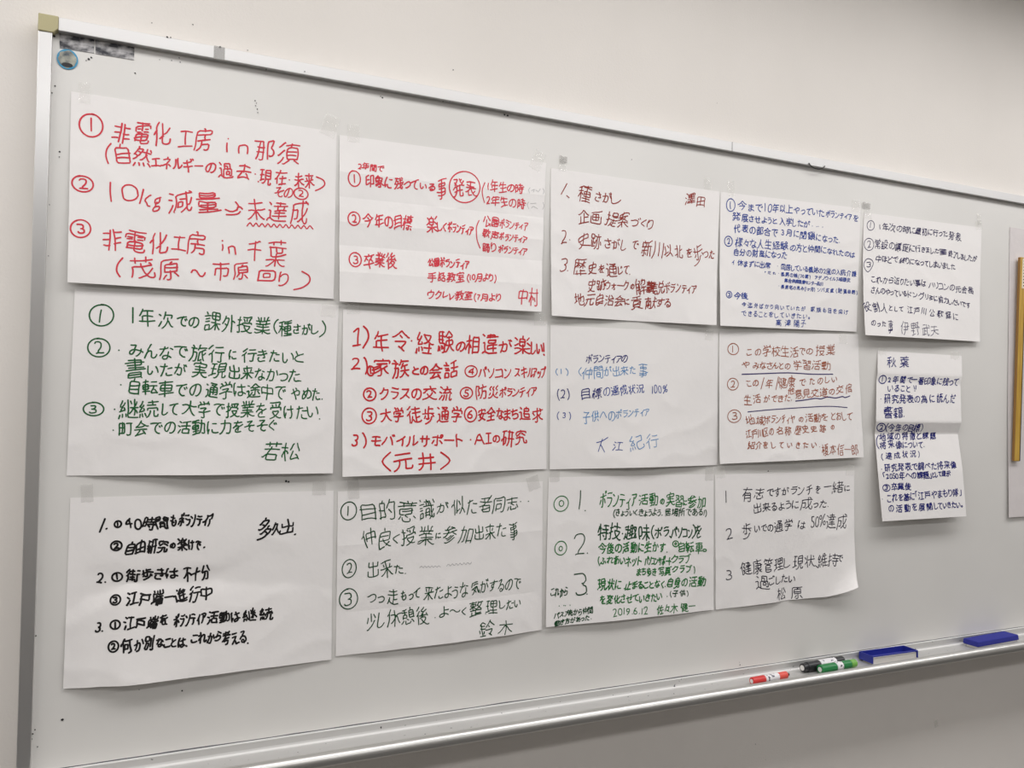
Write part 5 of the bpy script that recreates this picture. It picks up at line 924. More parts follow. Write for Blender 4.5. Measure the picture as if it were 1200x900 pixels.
SHEETS = [
(1, 'white sheet with red handwriting at the top left, 10kg in its second item',
 {'size': (420, 297), 'c': [(0.0283, 1.0683), (0.4507, 1.0683), (0.4528, 0.7685), (0.0316, 0.7652)], 'bot': [(0, 11), (0.5, 9), (0.85, 4), (1, 1.5)], 'loose': 1.15},
 [
  ('circled_number','red',2.56,[('O','1',28.8,48.6,32.4,37.1)]),
  ('handwriting_line','red',2.56,[('T','非電化',61.7,52.7,144.1,47.2,34.0),('T','工',157.5,50.1,179.4,48.5,24.5),('T','房',182.5,47.6,209.9,44.4,33.0)]),
  ('handwriting_line','red',2.56,[('T','in',236.7,51.0,266.2,50.9,23.1),('T','那須',281.4,50.0,351.9,45.2,37.7)]),
  ('handwriting_line','red',2.56,[('S',[(57.7,73.1),(52.1,82.5),(50.9,93.8),(54.3,105.2)]),('T','自然',65.9,88.5,116.5,87.6,31.9),('T','エネルギー',117.4,92.3,196.1,91.2,19.6),('T','の',201.6,92.1,217.3,90.8,15.8),('T','過去',221.3,93.6,273.8,91.4,26.0),('T','・',278.0,93.4,283.7,93.1,3.4),('T','現在',287.9,94.2,333.5,91.8,24.8),('T','・',336.5,94.4,341.7,94.2,3.5),('T','未来',347.7,94.8,379.6,92.9,22.6),('S',[(385.6,84.3),(397.1,88.1),(400.3,95.6),(394.2,102.9),(384.2,108.6)])]),
  ('circled_number','red',2.56,[('O','2',18.7,141.9,30.8,24.2)]),
  ('handwriting_line','red',2.56,[('S',[(58.0,135.1),(57.9,149.0),(59.6,164.6)]),('T','0',73.4,149.1,96.0,147.7,26.3),('T','kg',104.6,157.5,132.6,156.3,34.2),('T','減量',145.8,155.6,220.6,150.5,35.0),('T','⇒',233.4,154.0,256.8,153.1,23.1),('T','未達成',267.8,153.5,371.0,148.6,39.4)]),
  ('handwriting_line','red',2.31,[('T','その',315.0,119.9,344.6,117.7,18.1),('O','2',358.8,117.3,23.7,20.0)]),
  ('wavy_underline','red',2.05,[('S',[(269.0,182.6),(273.9,176.8),(278.9,182.1),(283.7,176.3),(288.8,181.6),(293.7,175.8),(298.8,181.0),(303.7,175.2),(308.8,180.5),(313.7,174.7),(318.9,180.0),(323.8,174.2),(329.0,179.5),(334.0,173.6),(339.2,179.0),(344.2,173.1),(349.5,178.5),(354.5,172.6),(359.8,178.0),(364.8,172.1),(370.1,177.4),(375.3,171.5),(380.6,176.9)])]),
  ('circled_number','red',2.56,[('O','3',16.8,212.3,27.9,28.0)]),
  ('handwriting_line','red',2.56,[('T','非電化',48.4,225.7,144.2,223.3,32.7),('T','工',150.6,222.7,171.6,222.4,21.2),('T','房',173.5,219.4,203.4,219.5,32.9)]),
  ('handwriting_line','red',2.56,[('T','in',229.5,221.3,249.7,223.7,18.8)]),
  ('handwriting_line','red',2.56,[('T','千',270.9,225.1,293.5,223.9,33.9),('T','葉',301.9,225.7,335.7,225.3,42.8)]),
  ('handwriting_line','red',2.56,[('S',[(77.6,253.2),(70.9,263.2),(69.3,274.4),(74.1,283.1)]),('T','茂原',89.8,268.1,162.6,262.4,34.2)]),
  ('handwriting_line','red',2.56,[('T','〜',181.9,268.3,203.3,268.3,9.0),('T','市原',215.0,263.3,273.4,260.8,27.6),('T','回',289.1,265.1,317.2,263.7,17.9),('T','り',322.3,267.6,338.4,268.2,25.8),('S',[(363.1,252.5),(375.4,259.4),(376.0,270.2),(364.4,280.2),(349.4,285.1)])]),
 ], [(0.0472, 1.0686, 0.0168, 0.0336, 0.05), (0.4386, 1.0781, 0.0272, 0.039, -0.3)]),
(2, 'white creased sheet with red handwriting and one word ringed in red',
 {'size': (420, 297), 'c': [(0.4558, 1.0641), (0.873, 1.0709), (0.8619, 0.7701), (0.4616, 0.7642)], 'bot': [(0, 10), (0.5, 14), (0.85, 14), (1, 17)], 'loose': 1.25, 'fold': [(0.22, 1.6), (0.37, -1.2), (0.52, 1.6), (0.66, -1.5), (0.82, 1.2)]},
 [
  ('handwriting_line','red',2.08,[('T','2年間で',34.5,51.4,82.7,50.6,13.1)]),
  ('circled_number','red',2.6,[('O','1',27.6,75.3,23.2,26.9)]),
  ('handwriting_line','red',2.6,[('T','印象に',48.9,76.3,99.3,75.7,21.0),('T','残って',104.8,75.1,150.4,74.0,19.9),('T','いる',153.8,75.4,183.4,74.7,12.5),('T','事',189.5,75.1,207.6,74.6,38.8)]),
  ('circled_word','red',2.6,[('C',245.1,67.2,63.6,59.6),('T','発表',222.9,68.8,269.2,70.3,31.5)]),
  ('handwriting_line','red',2.34,[('S',[(287.2,54.5),(282.2,67.9),(283.4,80.4),(288.1,92.6)]),('T','1年生の時',295.3,58.1,369.5,58.6,19.3)]),
  ('handwriting_line','red',2.34,[('T','2年生の時',291.4,87.5,377.0,87.1,18.2)]),
  ('pencil_note','pencil',0.9,[('S',[(384.3,82.0),(381.7,88.2),(386.0,95.2)]),('S',[(386.2,53.1),(382.9,58.3),(385.6,64.5)]),('S',[(388.7,84.5),(401.3,82.6)]),('S',[(389.3,59.2),(395.6,55.8),(393.6,61.7)]),('S',[(391.4,93.6),(395.4,89.5),(405.4,93.4)]),('S',[(399.0,56.6),(405.0,59.0),(409.1,53.3)]),('S',[(414.7,51.9),(417.8,56.9),(415.4,63.3)]),('S',[(416.6,80.0),(419.6,86.0),(416.6,93.8)])]),
  ('circled_number','red',2.6,[('O','2',27.2,147.3,22.0,24.6)]),
  ('handwriting_line','red',2.6,[('T','今年の目標',43.9,147.5,138.4,146.1,26.0)]),
  ('handwriting_line','red',2.6,[('T','楽',169.4,144.4,189.8,144.0,30.3),('T','しく',191.7,146.7,208.0,147.4,16.2),('T','ボランティア',211.9,145.7,264.7,149.4,17.4)]),
  ('handwriting_line','red',2.21,[('S',[(277.4,128.2),(271.9,143.3),(273.6,164.9),(280.9,180.9)]),('T','公園',287.5,129.8,319.5,128.8,18.4),('T','ボランティア',322.8,129.6,384.3,130.6,15.7)]),
  ('handwriting_line','red',2.21,[('T','歌声',286.1,152.4,319.7,154.0,16.4),('T','ボランティア',321.8,154.9,382.6,156.3,14.0)]),
  ('handwriting_line','red',2.21,[('T','踊り',286.0,177.7,314.8,178.4,16.2),('T','ボランティア',321.0,179.4,384.0,180.2,13.9)]),
  ('circled_number','red',2.6,[('O','3',29.9,220.6,23.6,24.6)]),
  ('handwriting_line','red',2.6,[('T','卒業後',47.2,219.4,109.4,219.6,27.0)]),
  ('handwriting_line','red',2.6,[('T','公園ボランティア',173.7,215.3,258.4,214.4,16.5)]),
  ('handwriting_line','red',2.34,[('T','手話教室',173.5,242.9,247.5,240.1,17.8),('T','(10月より)',254.8,240.4,317.0,237.6,17.4)]),
  ('handwriting_line','red',2.34,[('T','ウクレレ教室',173.2,275.0,264.4,273.9,16.8),('T','(7月より',269.6,276.3,327.6,276.0,16.8)]),
  ('handwriting_line','red',2.34,[('T','中村',366.2,270.5,413.3,269.0,34.3)]),
 ], [(0.4813, 1.0708, 0.0224, 0.032, 0), (0.8533, 1.0729, 0.0247, 0.0408, -0.4)]),
(3, 'white sheet of dark red-brown handwriting numbered 1 to 3, in the top row',
 {'size': (420, 297), 'c': [(0.884, 1.0619), (1.3075, 1.0666), (1.2941, 0.7678), (0.887, 0.7642)], 'bot': [(0, 13), (0.25, 8), (0.5, 1), (0.75, 8), (1, 15)], 'loose': 1.45},
 [
  ('handwriting_line','maroon',2.27,[('S',[(36.5,27.3),(23.8,50.0)]),('T','、',35.0,49.7,40.4,49.1,4.4)]),
  ('handwriting_line','maroon',2.27,[('T','種',62.1,44.2,93.7,42.2,34.6),('T','さが',103.4,44.4,140.9,42.5,21.4),('T','し',144.8,44.1,167.6,41.5,23.5)]),
  ('handwriting_line','maroon',2.27,[('T','澤田',330.2,26.2,379.5,26.0,22.5)]),
  ('handwriting_line','maroon',2.27,[('T','企画',63.5,90.4,117.8,87.2,26.4),('T','提案',133.1,88.9,184.0,87.8,29.3),('T','づくり',190.8,90.7,247.9,88.6,20.5)]),
  ('handwriting_line','maroon',2.27,[('T','2',23.5,134.1,37.3,132.8,25.4),('T','・',45.8,139.4,49.1,139.1,2.9)]),
  ('handwriting_line','maroon',2.27,[('T','史跡',65.8,138.2,120.4,138.9,30.6),('T','さがし',128.1,140.8,182.1,139.2,22.1),('T','で',194.7,138.8,210.5,138.1,15.8),('T','新川',222.6,141.7,273.3,141.0,35.9),('T','以北',277.4,143.0,328.6,142.3,25.3),('T','を',336.9,143.4,351.4,142.9,21.1),('T','歩',354.7,143.7,380.5,141.7,42.9),('T','った',382.6,141.5,410.2,140.4,19.0)]),
  ('handwriting_line','maroon',2.27,[('T','3',26.1,192.6,38.4,191.6,25.4),('T','.',39.4,202.0,41.7,201.8,2.5),('T','歴',55.2,194.4,83.2,193.5,29.4),('T','史',89.3,195.0,109.8,194.7,23.2),('T','を',114.4,194.4,127.5,194.0,17.8),('T','通',133.0,193.9,160.8,192.7,26.0),('T','じて.',163.2,193.2,192.9,191.6,16.3)]),
  ('handwriting_line','maroon',2.27,[('T','史跡',88.4,227.8,130.8,226.5,24.5),('T','ウォーク',131.6,226.5,191.8,224.9,16.9),('T','の',196.7,225.8,204.7,225.3,8.5),('T','解',208.3,224.4,235.2,223.8,30.3),('T','説',236.4,223.7,257.5,223.1,24.9),('S',[(237.5,213.7),(254.4,214.0),(237.0,219.3),(255.8,219.9),(236.4,225.0),(256.0,225.9),(238.2,230.9),(257.0,231.8)]),('T','説',255.1,223.3,278.7,222.6,26.0),('T','ボランティア',281.1,221.8,365.4,220.8,19.6)]),
  ('handwriting_line','maroon',2.27,[('T','地元自治会',54.9,261.0,179.4,256.5,22.6),('T','に',181.9,257.3,192.6,257.3,12.4),('T','貢献',200.0,257.6,260.9,256.0,24.8),('T','する',263.6,255.2,297.6,254.2,18.4)]),
 ], [(0.9093, 1.072, 0.0171, 0.0255, 0), (1.2721, 1.08, 0.0184, 0.0247, 0)]),
(4, 'white sheet filled with small blue handwriting in the top row',
 {'size': (420, 297), 'c': [(1.3097, 1.0663), (1.7356, 1.0786), (1.7256, 0.7764), (1.3055, 0.7673)], 'bot': [(0, 14), (0.5, 8), (1, 3)]},
 [
  ('circled_number','blue',2.13,[('O','1',28.4,27.0,24.3,27.7)]),
  ('handwriting_line','blue',2.13,[('T','今',47.9,25.3,71.1,25.1,22.7),('T','まで',77.2,26.3,117.4,25.3,16.8),('T','10',124.8,24.0,144.8,24.1,16.9),('T','年以上',147.9,22.6,205.5,21.4,19.2),('T','やっていた',210.4,21.9,302.8,21.9,15.1),('T','ボランティア',309.1,22.1,392.1,23.5,14.7),('T','を',397.4,25.4,412.4,25.1,15.5)]),
  ('handwriting_line','blue',2.13,[('T','発展',34.7,52.2,78.0,51.9,18.2),('T','させようと',81.1,53.5,160.5,52.5,13.8),('T','入学したが',169.3,51.2,259.3,51.8,17.2),('T','‥‥',268.6,55.2,300.1,54.7,1.9)]),
  ('handwriting_line','blue',2.13,[('T','代表の都合で',37.2,77.7,163.4,77.7,19.0),('T','3月に',175.4,76.8,228.1,77.9,15.0),('T','閉鎖',233.1,78.7,275.8,78.1,18.3),('T','になった.',281.3,79.3,354.9,81.9,14.3)]),
  ('circled_number','blue',2.13,[('O','2',23.7,108.4,22.5,21.7)]),
  ('handwriting_line','blue',2.13,[('T','様々な人生経験',43.3,108.1,194.5,108.4,19.6),('T','の方と仲間に',202.2,109.2,312.2,108.9,17.3),('T','なれたのは',316.5,110.2,405.7,113.9,13.5)]),
  ('handwriting_line','blue',2.13,[('T','自分の財産になった',40.6,131.4,192.2,128.5,16.0)]),
  ('handwriting_line','blue',1.92,[('T','ィ',34.3,154.3,40.8,154.4,8.0),('T','休まずに出席',50.6,155.2,143.3,155.2,13.9)]),
  ('handwriting_line','blue',1.81,[('T','・',168.0,155.1,170.6,155.0,2.1),('T','同居している義姉の2度の入院・介護',175.6,156.1,412.5,158.1,13.2)]),
  ('handwriting_line','blue',1.28,[('T','×だれ',127.3,170.8,159.9,171.8,6.4)]),
  ('handwriting_line','blue',1.6,[('T','・',169.1,170.3,171.7,170.2,2.1),('T','長男の娘(30歳)',176.0,173.8,264.9,174.7,11.2),('T','アデノウイルス咽頭炎',279.7,174.7,393.9,174.5,9.7)]),
  ('handwriting_line','blue',1.6,[('T','集合病院医療センター品川',187.0,186.4,305.7,188.9,9.5)]),
  ('handwriting_line','blue',1.6,[('T','・',169.6,199.7,172.3,199.5,2.1),('T','長男宅の見み(1ヶ月)',176.6,202.5,280.5,203.5,10.7),('T','ソバ支度',289.8,202.4,340.8,202.2,9.6),('T','(肥満自閉)',348.3,202.4,417.7,203.9,11.6)]),
  ('circled_number','blue',2.13,[('O','3',25.1,227.2,15.8,14.3)]),
  ('handwriting_line','blue',2.13,[('T','今後',39.5,228.4,78.1,228.0,14.9)]),
  ('handwriting_line','blue',1.6,[('T','今迄外ばかり向いていたが',60.2,247.5,251.4,249.4,11.1)]),
  ('handwriting_line','blue',1.6,[('T','家族も目を向け',268.3,249.3,389.1,251.2,12.0)]),
  ('handwriting_line','blue',1.6,[('T','できることをしていきたい。',61.0,267.5,265.8,266.1,11.7)]),
  ('handwriting_line','blue',1.7,[('T','高',162.0,284.0,178.7,284.0,15.2),('T','津',191.2,283.6,207.8,283.3,14.1),('T','陽子',218.3,283.2,252.7,282.6,15.4)]),
 ], [(1.3384, 1.0769, 0.0192, 0.0342, 0.1), (1.7182, 1.0826, 0.0261, 0.028, 0)]),
(5, 'white sheet of dark purple handwriting, topmost at the right above the folded sheet',
 {'size': (420, 297), 'c': [(1.7472, 1.0694), (2.1757, 1.0773), (2.1622, 0.7729), (1.7322, 0.7679)], 'bot': [(0, 24), (0.5, 20), (1, 10)], 'loose': 1.5},
 [
  ('circled_number','violet',1.67,[('O','1',23.2,29.5,24.4,23.5)]),
  ('handwriting_line','violet',2.09,[('T','1年次の時に',54.9,28.4,174.7,28.5,18.3),('T','最初に行った',177.3,29.3,291.1,27.5,17.2),('T','発表',296.5,28.9,342.3,31.7,22.6)]),
  ('circled_number','violet',1.88,[('O','2',18.8,76.1,31.8,29.1)]),
  ('handwriting_line','violet',2.09,[('T','常設の講座に',37.6,73.5,173.9,73.2,21.1),('T','行きました',178.0,73.9,260.6,73.6,15.1),('S',[(263.5,68.7),(289.2,68.8),(264.7,73.6),(289.9,73.9),(264.8,78.0),(290.0,78.6),(266.0,82.2)]),('T','終了しましたが',296.3,77.0,404.5,83.6,16.9)]),
  ('handwriting_line','violet',2.09,[('T','中ほどで',42.8,109.0,117.6,107.0,15.8),('T','終りになってしまいました',123.9,107.2,322.3,109.4,15.8)]),
  ('circled_number','violet',1.88,[('S',[(7.6,115.8),(16.9,111.0),(31.0,114.8),(32.4,126.2),(16.8,143.6),(4.3,133.4),(3.4,123.1),(9.0,115.0)]),('T','3',13.7,125.8,24.9,125.0,13.2)]),
  ('handwriting_line','violet',2.09,[('T','これから近りたい事は',28.3,158.8,214.7,160.1,17.0),('T','ハリコンの元会長',225.9,160.9,392.9,166.9,18.2)]),
  ('handwriting_line','violet',2.09,[('T','さんのやっている',26.7,186.7,146.4,189.6,14.7),('T','ドングリ',151.4,189.3,223.2,191.5,16.4),('S',[(226.9,189.5),(237.7,191.1),(226.2,195.0),(237.5,196.8),(226.6,199.6)]),('T','に協力したいです',242.2,195.1,382.4,204.6,16.7)]),
  ('handwriting_line','violet',2.09,[('T','役割人',-0.3,228.9,78.6,228.0,20.8),('T','として',85.6,227.7,133.6,227.9,11.8),('T','江戸川',147.6,228.0,213.7,229.5,16.5),('T','公歌謡に',225.1,230.6,332.0,237.3,17.9)]),
  ('handwriting_line','violet',2.09,[('T','のった',22.1,266.9,71.7,267.3,12.5),('T','事',79.1,273.4,95.5,273.5,27.9)]),
  ('handwriting_line','violet',1.57,[('T','伊',123.1,275.6,151.1,274.9,30.9),('T','野',158.4,274.0,191.4,274.0,29.7),('T','武夫',197.3,275.8,255.1,277.0,27.1)]),
 ], [(1.7585, 1.0684, 0.0232, 0.0252, 0), (2.1624, 1.0819, 0.0264, 0.023, 0.2)]),
(6, 'white sheet with green handwriting directly below the sheet mentioning 10kg',
 {'size': (420, 297), 'c': [(0.0417, 0.7563), (0.4624, 0.7582), (0.4576, 0.4579), (0.0378, 0.4611)], 'bot': [(0, 1), (0.25, 7), (0.5, 16), (0.75, 11), (1, 10)]},
 [
  ('circled_number','green',2.32,[('O','1',39.4,39.6,33.9,35.2)]),
  ('handwriting_line','green',2.32,[('S',[(84.6,24.8),(85.5,49.1)]),('T','年',96.2,39.1,117.5,39.2,30.6),('T','次',125.1,41.6,146.0,41.7,26.7),('T','での',152.2,43.4,185.5,43.7,17.4),('T','課外授業',195.2,41.1,302.2,43.8,30.5),('T','(',308.1,43.5,313.9,43.2,25.8),('T','種',317.4,46.1,338.3,45.4,28.1),('T','さがし',341.3,46.1,384.7,45.3,16.5),('S',[(392.0,29.5),(397.6,38.9),(396.3,49.9),(387.8,57.8)])]),
  ('circled_number','green',2.32,[('O','2',37.9,91.8,32.8,28.8)]),
  ('handwriting_line','green',2.32,[('T','・',67.2,94.5,71.2,94.4,3.6),('T','みんなで',81.4,93.9,169.2,94.0,21.3),('T','旅行',174.9,92.9,228.2,94.9,27.6),('T','に',236.7,94.6,248.4,94.5,13.5),('T','行きたいと',258.6,94.1,360.4,94.4,22.3)]),
  ('handwriting_line','green',2.32,[('T','書',77.5,124.4,105.9,123.5,29.2),('T','いたが',110.7,122.5,170.2,122.1,20.5),('T','実現',178.0,121.9,231.2,122.2,25.0),('T','出来なかった.',237.7,124.1,358.6,127.9,22.2)]),
  ('handwriting_line','green',2.32,[('T','・',69.4,150.9,73.4,150.8,3.6),('T','自転車での',84.9,153.3,194.8,155.4,24.6),('T','通学は途中で',200.7,155.3,331.7,156.8,25.4),('T','やめた.',342.4,157.8,396.8,158.3,18.2)]),
  ('circled_number','green',2.32,[('O','3',33.9,190.6,28.4,21.9)]),
  ('handwriting_line','green',2.32,[('T','・',61.2,190.1,65.2,190.1,3.6),('T','継続',71.6,188.3,128.2,189.0,27.5),('T','して',134.6,188.9,158.6,189.2,20.5),('T','大学で授業を',166.9,187.5,299.9,187.8,25.1),('T','受けたい.',307.5,188.5,394.4,191.5,25.9)]),
  ('handwriting_line','green',2.32,[('T','・',62.5,223.4,66.5,223.4,3.6),('T','町会での活動に力をそそぐ',72.9,221.3,318.9,214.9,22.7)]),
  ('handwriting_line','green',2.32,[('T','若松',296.4,256.6,360.8,258.4,29.0)]),
 ], [(0.4441, 0.7473, 0.027, 0.021, -0.1)]),
(7, 'white sheet with bold thick red handwriting, AI in its third item',
 {'size': (420, 297), 'c': [(0.4703, 0.7513), (0.8839, 0.7538), (0.8883, 0.4576), (0.4737, 0.4517)], 'bot': [(0, 15), (0.5, 14), (0.85, 5), (1, 1.5)]},
 [
  ('handwriting_line','scarlet',3.3,[('S',[(19.2,64.6),(32.8,61.7)]),('S',[(20.4,39.1),(29.0,32.9),(28.0,49.1),(27.8,63.6)]),('S',[(38.6,28.6),(45.9,36.2),(47.5,50.1),(37.9,67.4)]),('T','年令',57.7,52.1,124.5,50.5,39.4),('T','・',131.7,52.7,137.0,52.5,4.6),('T','経験',139.7,52.7,217.5,51.5,37.9),('T','の',222.7,57.5,239.5,57.7,16.5),('T','相違',241.0,51.4,309.0,49.9,36.3),('T','が',313.2,53.1,340.5,52.4,23.3),('T','楽',347.7,51.0,381.0,50.9,38.8),('T','しい',383.2,54.3,408.0,54.9,23.0),('S',[(411.4,44.8),(412.5,60.9)]),('S',[(412.1,67.1),(413.4,68.6)])]),
  ('handwriting_line','scarlet',3.3,[('T','2)',16.6,101.2,47.1,101.1,29.0),('O','1',52.6,108.6,13.1,16.7),('T','家族',58.4,102.9,124.8,102.0,32.3),('T','との',134.2,106.0,164.8,105.6,14.3),('T','会話',167.5,104.5,222.7,103.9,27.5)]),
  ('handwriting_line','scarlet',2.64,[('O','4',252.5,104.7,25.1,22.1),('T','パソコン',267.9,105.8,338.7,104.6,19.4),('T','スキル',347.2,104.4,389.3,103.8,19.0),('T','アップ',388.4,103.8,416.4,102.4,19.2)]),
  ('handwriting_line','scarlet',2.97,[('O','2',50.9,150.9,23.9,22.2),('T','クラスの',68.7,149.3,150.2,148.5,21.1),('T','交流',154.0,147.7,213.5,146.3,25.9)]),
  ('handwriting_line','scarlet',2.64,[('O','5',242.7,146.4,25.0,22.0),('T','防災',264.6,143.9,311.5,144.5,24.1),('T','ボランティア',314.5,144.4,395.7,141.2,18.2)]),
  ('handwriting_line','scarlet',2.97,[('O','3',49.8,189.6,27.5,27.6),('T','大学',71.6,188.6,113.4,188.7,26.6),('T','徒歩通学',123.5,187.6,233.1,189.1,28.7)]),
  ('handwriting_line','scarlet',2.97,[('O','6',251.3,187.0,26.1,27.5),('T','安全な',267.7,187.0,322.1,187.1,23.0),('T','まち',323.8,187.1,354.0,187.1,20.3),('T','追求',356.9,185.2,410.6,187.2,27.5)]),
  ('handwriting_line','scarlet',3.13,[('T','3)',18.5,234.6,43.5,235.0,26.0),('T','モバイルサポート',53.2,232.4,231.4,236.4,21.9)]),
  ('handwriting_line','scarlet',3.13,[('T','・',249.3,235.2,254.2,235.3,4.0),('T','A',261.2,232.9,280.7,233.6,21.3),('S',[(284.0,243.2),(295.8,242.3)]),('S',[(285.0,224.0),(294.6,223.4)]),('S',[(290.0,224.1),(289.5,242.6)]),('T','の',299.7,234.6,313.6,235.2,13.0),('T','研究',318.7,232.7,374.3,232.8,28.6)]),
  ('handwriting_line','scarlet',3.3,[('S',[(89.5,255.8),(74.0,272.0),(89.2,289.0)]),('T','元井',96.0,274.0,177.2,273.3,31.6),('S',[(189.0,257.9),(207.1,273.4),(188.1,289.3)])]),
 ], [(0.4887, 0.7532, 0.0224, 0.018, 0), (0.867, 0.7568, 0.0266, 0.0238, 0)]),
(8, 'white sheet with sparse light and dark blue handwriting, 100% in its middle',
 {'size': (420, 297), 'c': [(0.8909, 0.7463), (1.3093, 0.7515), (1.3146, 0.4592), (0.896, 0.4567)], 'bot': [(0, 1.5), (0.5, 13), (0.8, 8), (1, 2)], 'loose': 1.3},
 [
  ('handwriting_line','navy',1.99,[('T','ボランティアの',83.7,67.9,183.2,63.4,17.3)]),
  ('handwriting_line','sky',1.7,[('T','(1)',12.3,97.4,38.9,96.1,14.6)]),
  ('handwriting_line','sky',1.7,[('S',[(71.6,85.6),(65.4,94.6),(71.6,103.3)]),('T','仲間',75.3,96.6,122.0,93.3,24.7),('T','が出来た',126.5,92.2,203.2,88.2,20.0),('T','事',210.3,89.0,231.7,88.5,28.7)]),
  ('handwriting_line','navy',1.99,[('T','(2)',15.1,143.2,43.8,142.8,23.3)]),
  ('handwriting_line','navy',1.99,[('T','目標',74.6,140.2,120.6,137.3,21.7)]),
  ('handwriting_line','blue',1.8,[('T','の達成状況',124.4,135.3,222.4,127.3,20.1)]),
  ('handwriting_line','blue',1.8,[('T','100%',244.3,130.3,283.8,125.7,18.8)]),
  ('handwriting_line','blue',1.7,[('T','(3)',16.5,187.1,47.5,187.0,15.6)]),
  ('handwriting_line','sky',1.7,[('T','子供への',75.3,188.3,149.9,184.8,23.1),('T','ボランティア',153.7,182.4,235.3,177.2,17.4)]),
  ('handwriting_line','blue',1.7,[('S',[(106.7,242.8),(119.4,239.6),(133.1,232.1)]),('S',[(120.6,235.3),(115.7,246.8),(110.1,261.5)]),('S',[(116.1,246.8),(124.5,262.6)]),('T','江',144.8,251.0,169.8,249.2,18.2)]),
  ('handwriting_line','sky',1.7,[('T','紀行',186.2,245.7,257.9,239.8,29.5)]),
 ], [(1.2852, 0.7455, 0.023, 0.0216, 0)]),
(9, 'white sheet with brown handwriting and dark purple underlines',
 {'size': (420, 297), 'c': [(1.3139, 0.7565), (1.7347, 0.7703), (1.7465, 0.4731), (1.3151, 0.4623)], 'bot': [(0, 10), (0.5, 15), (1, 14)], 'loose': 1.4},
 [
  ('circled_number','brown',2.02,[('O','1',38.6,39.9,29.5,26.0)]),
  ('handwriting_line','brown',2.02,[('T','この',78.7,47.1,117.5,47.0,13.0),('T','学校生活',125.3,42.9,226.5,44.0,25.1),('T','での',231.5,43.9,271.4,42.5,14.3),('T','授業',284.0,40.1,342.6,36.3,25.8)]),
  ('handwriting_line','brown',2.02,[('T','や',63.4,74.9,83.2,74.8,14.1),('T','みなさんとの',95.5,76.2,203.4,76.4,15.0),('T','学習活動',213.6,75.1,324.7,75.2,22.3)]),
  ('underline','purple',2.46,[('S',[(63.3,96.9),(133.4,95.0),(196.9,93.4),(270.7,96.5),(334.1,96.5)])]),
  ('circled_number','brown',2.02,[('O','2',37.6,119.2,29.9,27.4)]),
  ('handwriting_line','brown',2.02,[('T','この',76.0,117.8,109.7,118.0,12.9),('S',[(125.4,105.0),(116.4,130.4)]),('T','年',132.1,118.7,150.5,118.7,21.8),('S',[(167.9,102.5),(159.9,132.2)]),('T','健康',168.3,115.7,215.7,115.2,25.8),('T','で',229.5,116.8,249.2,116.5,13.9),('T','たのしい',261.7,113.7,346.5,108.1,14.8)]),
  ('handwriting_line','brown',2.02,[('T','生活',67.9,155.2,114.7,152.6,20.3),('T','ができた、',123.5,152.7,204.9,152.3,16.2),('T','他',194.4,135.5,213.7,134.7,15.7),('T','意見交道',215.4,143.6,314.3,138.0,19.7),('T','の',321.1,138.0,336.5,138.1,11.6),('T','交信',344.4,133.3,393.2,129.4,18.8)]),
  ('underline','purple',2.46,[('S',[(216.7,159.3),(243.3,157.1),(276.5,153.6),(293.2,154.8),(314.5,150.8),(339.9,153.3),(361.6,150.0),(370.1,152.6),(385.5,148.9)])]),
  ('underline','purple',2.46,[('S',[(78.7,182.3),(138.9,178.6),(209.9,175.6),(292.2,173.0),(334.4,173.5),(375.1,176.7)])]),
  ('circled_number','brown',2.02,[('O','3',40.5,191.4,35.1,29.2)]),
  ('handwriting_line','brown',2.02,[('T','地域',71.9,202.1,125.7,203.1,20.9),('T','ボランティヤ',127.3,201.6,211.8,200.1,16.8),('T','の',225.5,202.0,237.6,202.2,10.7),('T','活動を',246.0,199.5,311.6,199.5,18.4),('T','とおして',325.3,196.6,388.8,197.7,17.7)]),
  ('handwriting_line','brown',2.02,[('T','江戸川区の',72.7,233.0,149.5,229.7,16.9),('T','名称',158.7,227.0,200.3,226.8,17.7),('T','歴史',211.7,226.2,250.1,225.7,17.9),('T','史跡',260.2,225.3,304.3,224.6,15.6)]),
  ('handwriting_line','brown',2.02,[('T','の',322.4,222.9,331.7,222.5,8.5)]),
  ('handwriting_line','brown',2.02,[('T','紹介を',77.2,258.6,132.6,257.9,18.0),('T','していきたい.',140.8,258.7,283.7,262.6,13.3)]),
  ('handwriting_line','brown',1.81,[('T','榎本信一郎',288.7,274.1,400.4,277.9,25.7)]),
 ], [(1.6843, 0.7574, 0.0252, 0.022, 0)]),
(10, 'white sheet with bold black handwriting at the bottom left, creased across the middle',
 {'size': (420, 297), 'c': [(0.044, 0.4259), (0.4617, 0.4259), (0.4647, 0.1249), (0.0419, 0.1264)], 'bot': [(0, 3), (0.1, 11), (0.22, 22), (0.5, 15), (0.75, 8), (1, 3)], 'loose': 1.6, 'fold': [(0.47, -7.0)], 'vfold': [(0.53, 1.2)]},
 [
  ('handwriting_line','black',2.97,[('S',[(50.6,34.7),(43.7,54.9)]),('S',[(52.9,50.6),(54.0,49.9)]),('O','1',69.8,43.8,10.2,9.9),('T','40',81.5,43.1,103.7,43.2,15.2),('T','時間',108.2,43.4,143.3,44.1,19.3),('T','も',149.0,41.9,157.4,42.3,17.1),('T','ボランティア',161.3,41.6,215.4,42.2,18.9)]),
  ('handwriting_line','black',2.97,[('O','2',68.6,78.2,16.4,14.3),('T','自由',84.4,81.7,111.5,82.4,19.9),('T','研究',114.1,82.1,145.4,82.2,19.3),('T','の',150.0,82.5,156.6,82.8,8.1),('T','楽',160.7,81.0,176.2,81.5,20.4),('T','けで',178.2,82.0,196.6,84.2,16.4),('S',[(201.8,88.2),(203.0,87.4)])]),
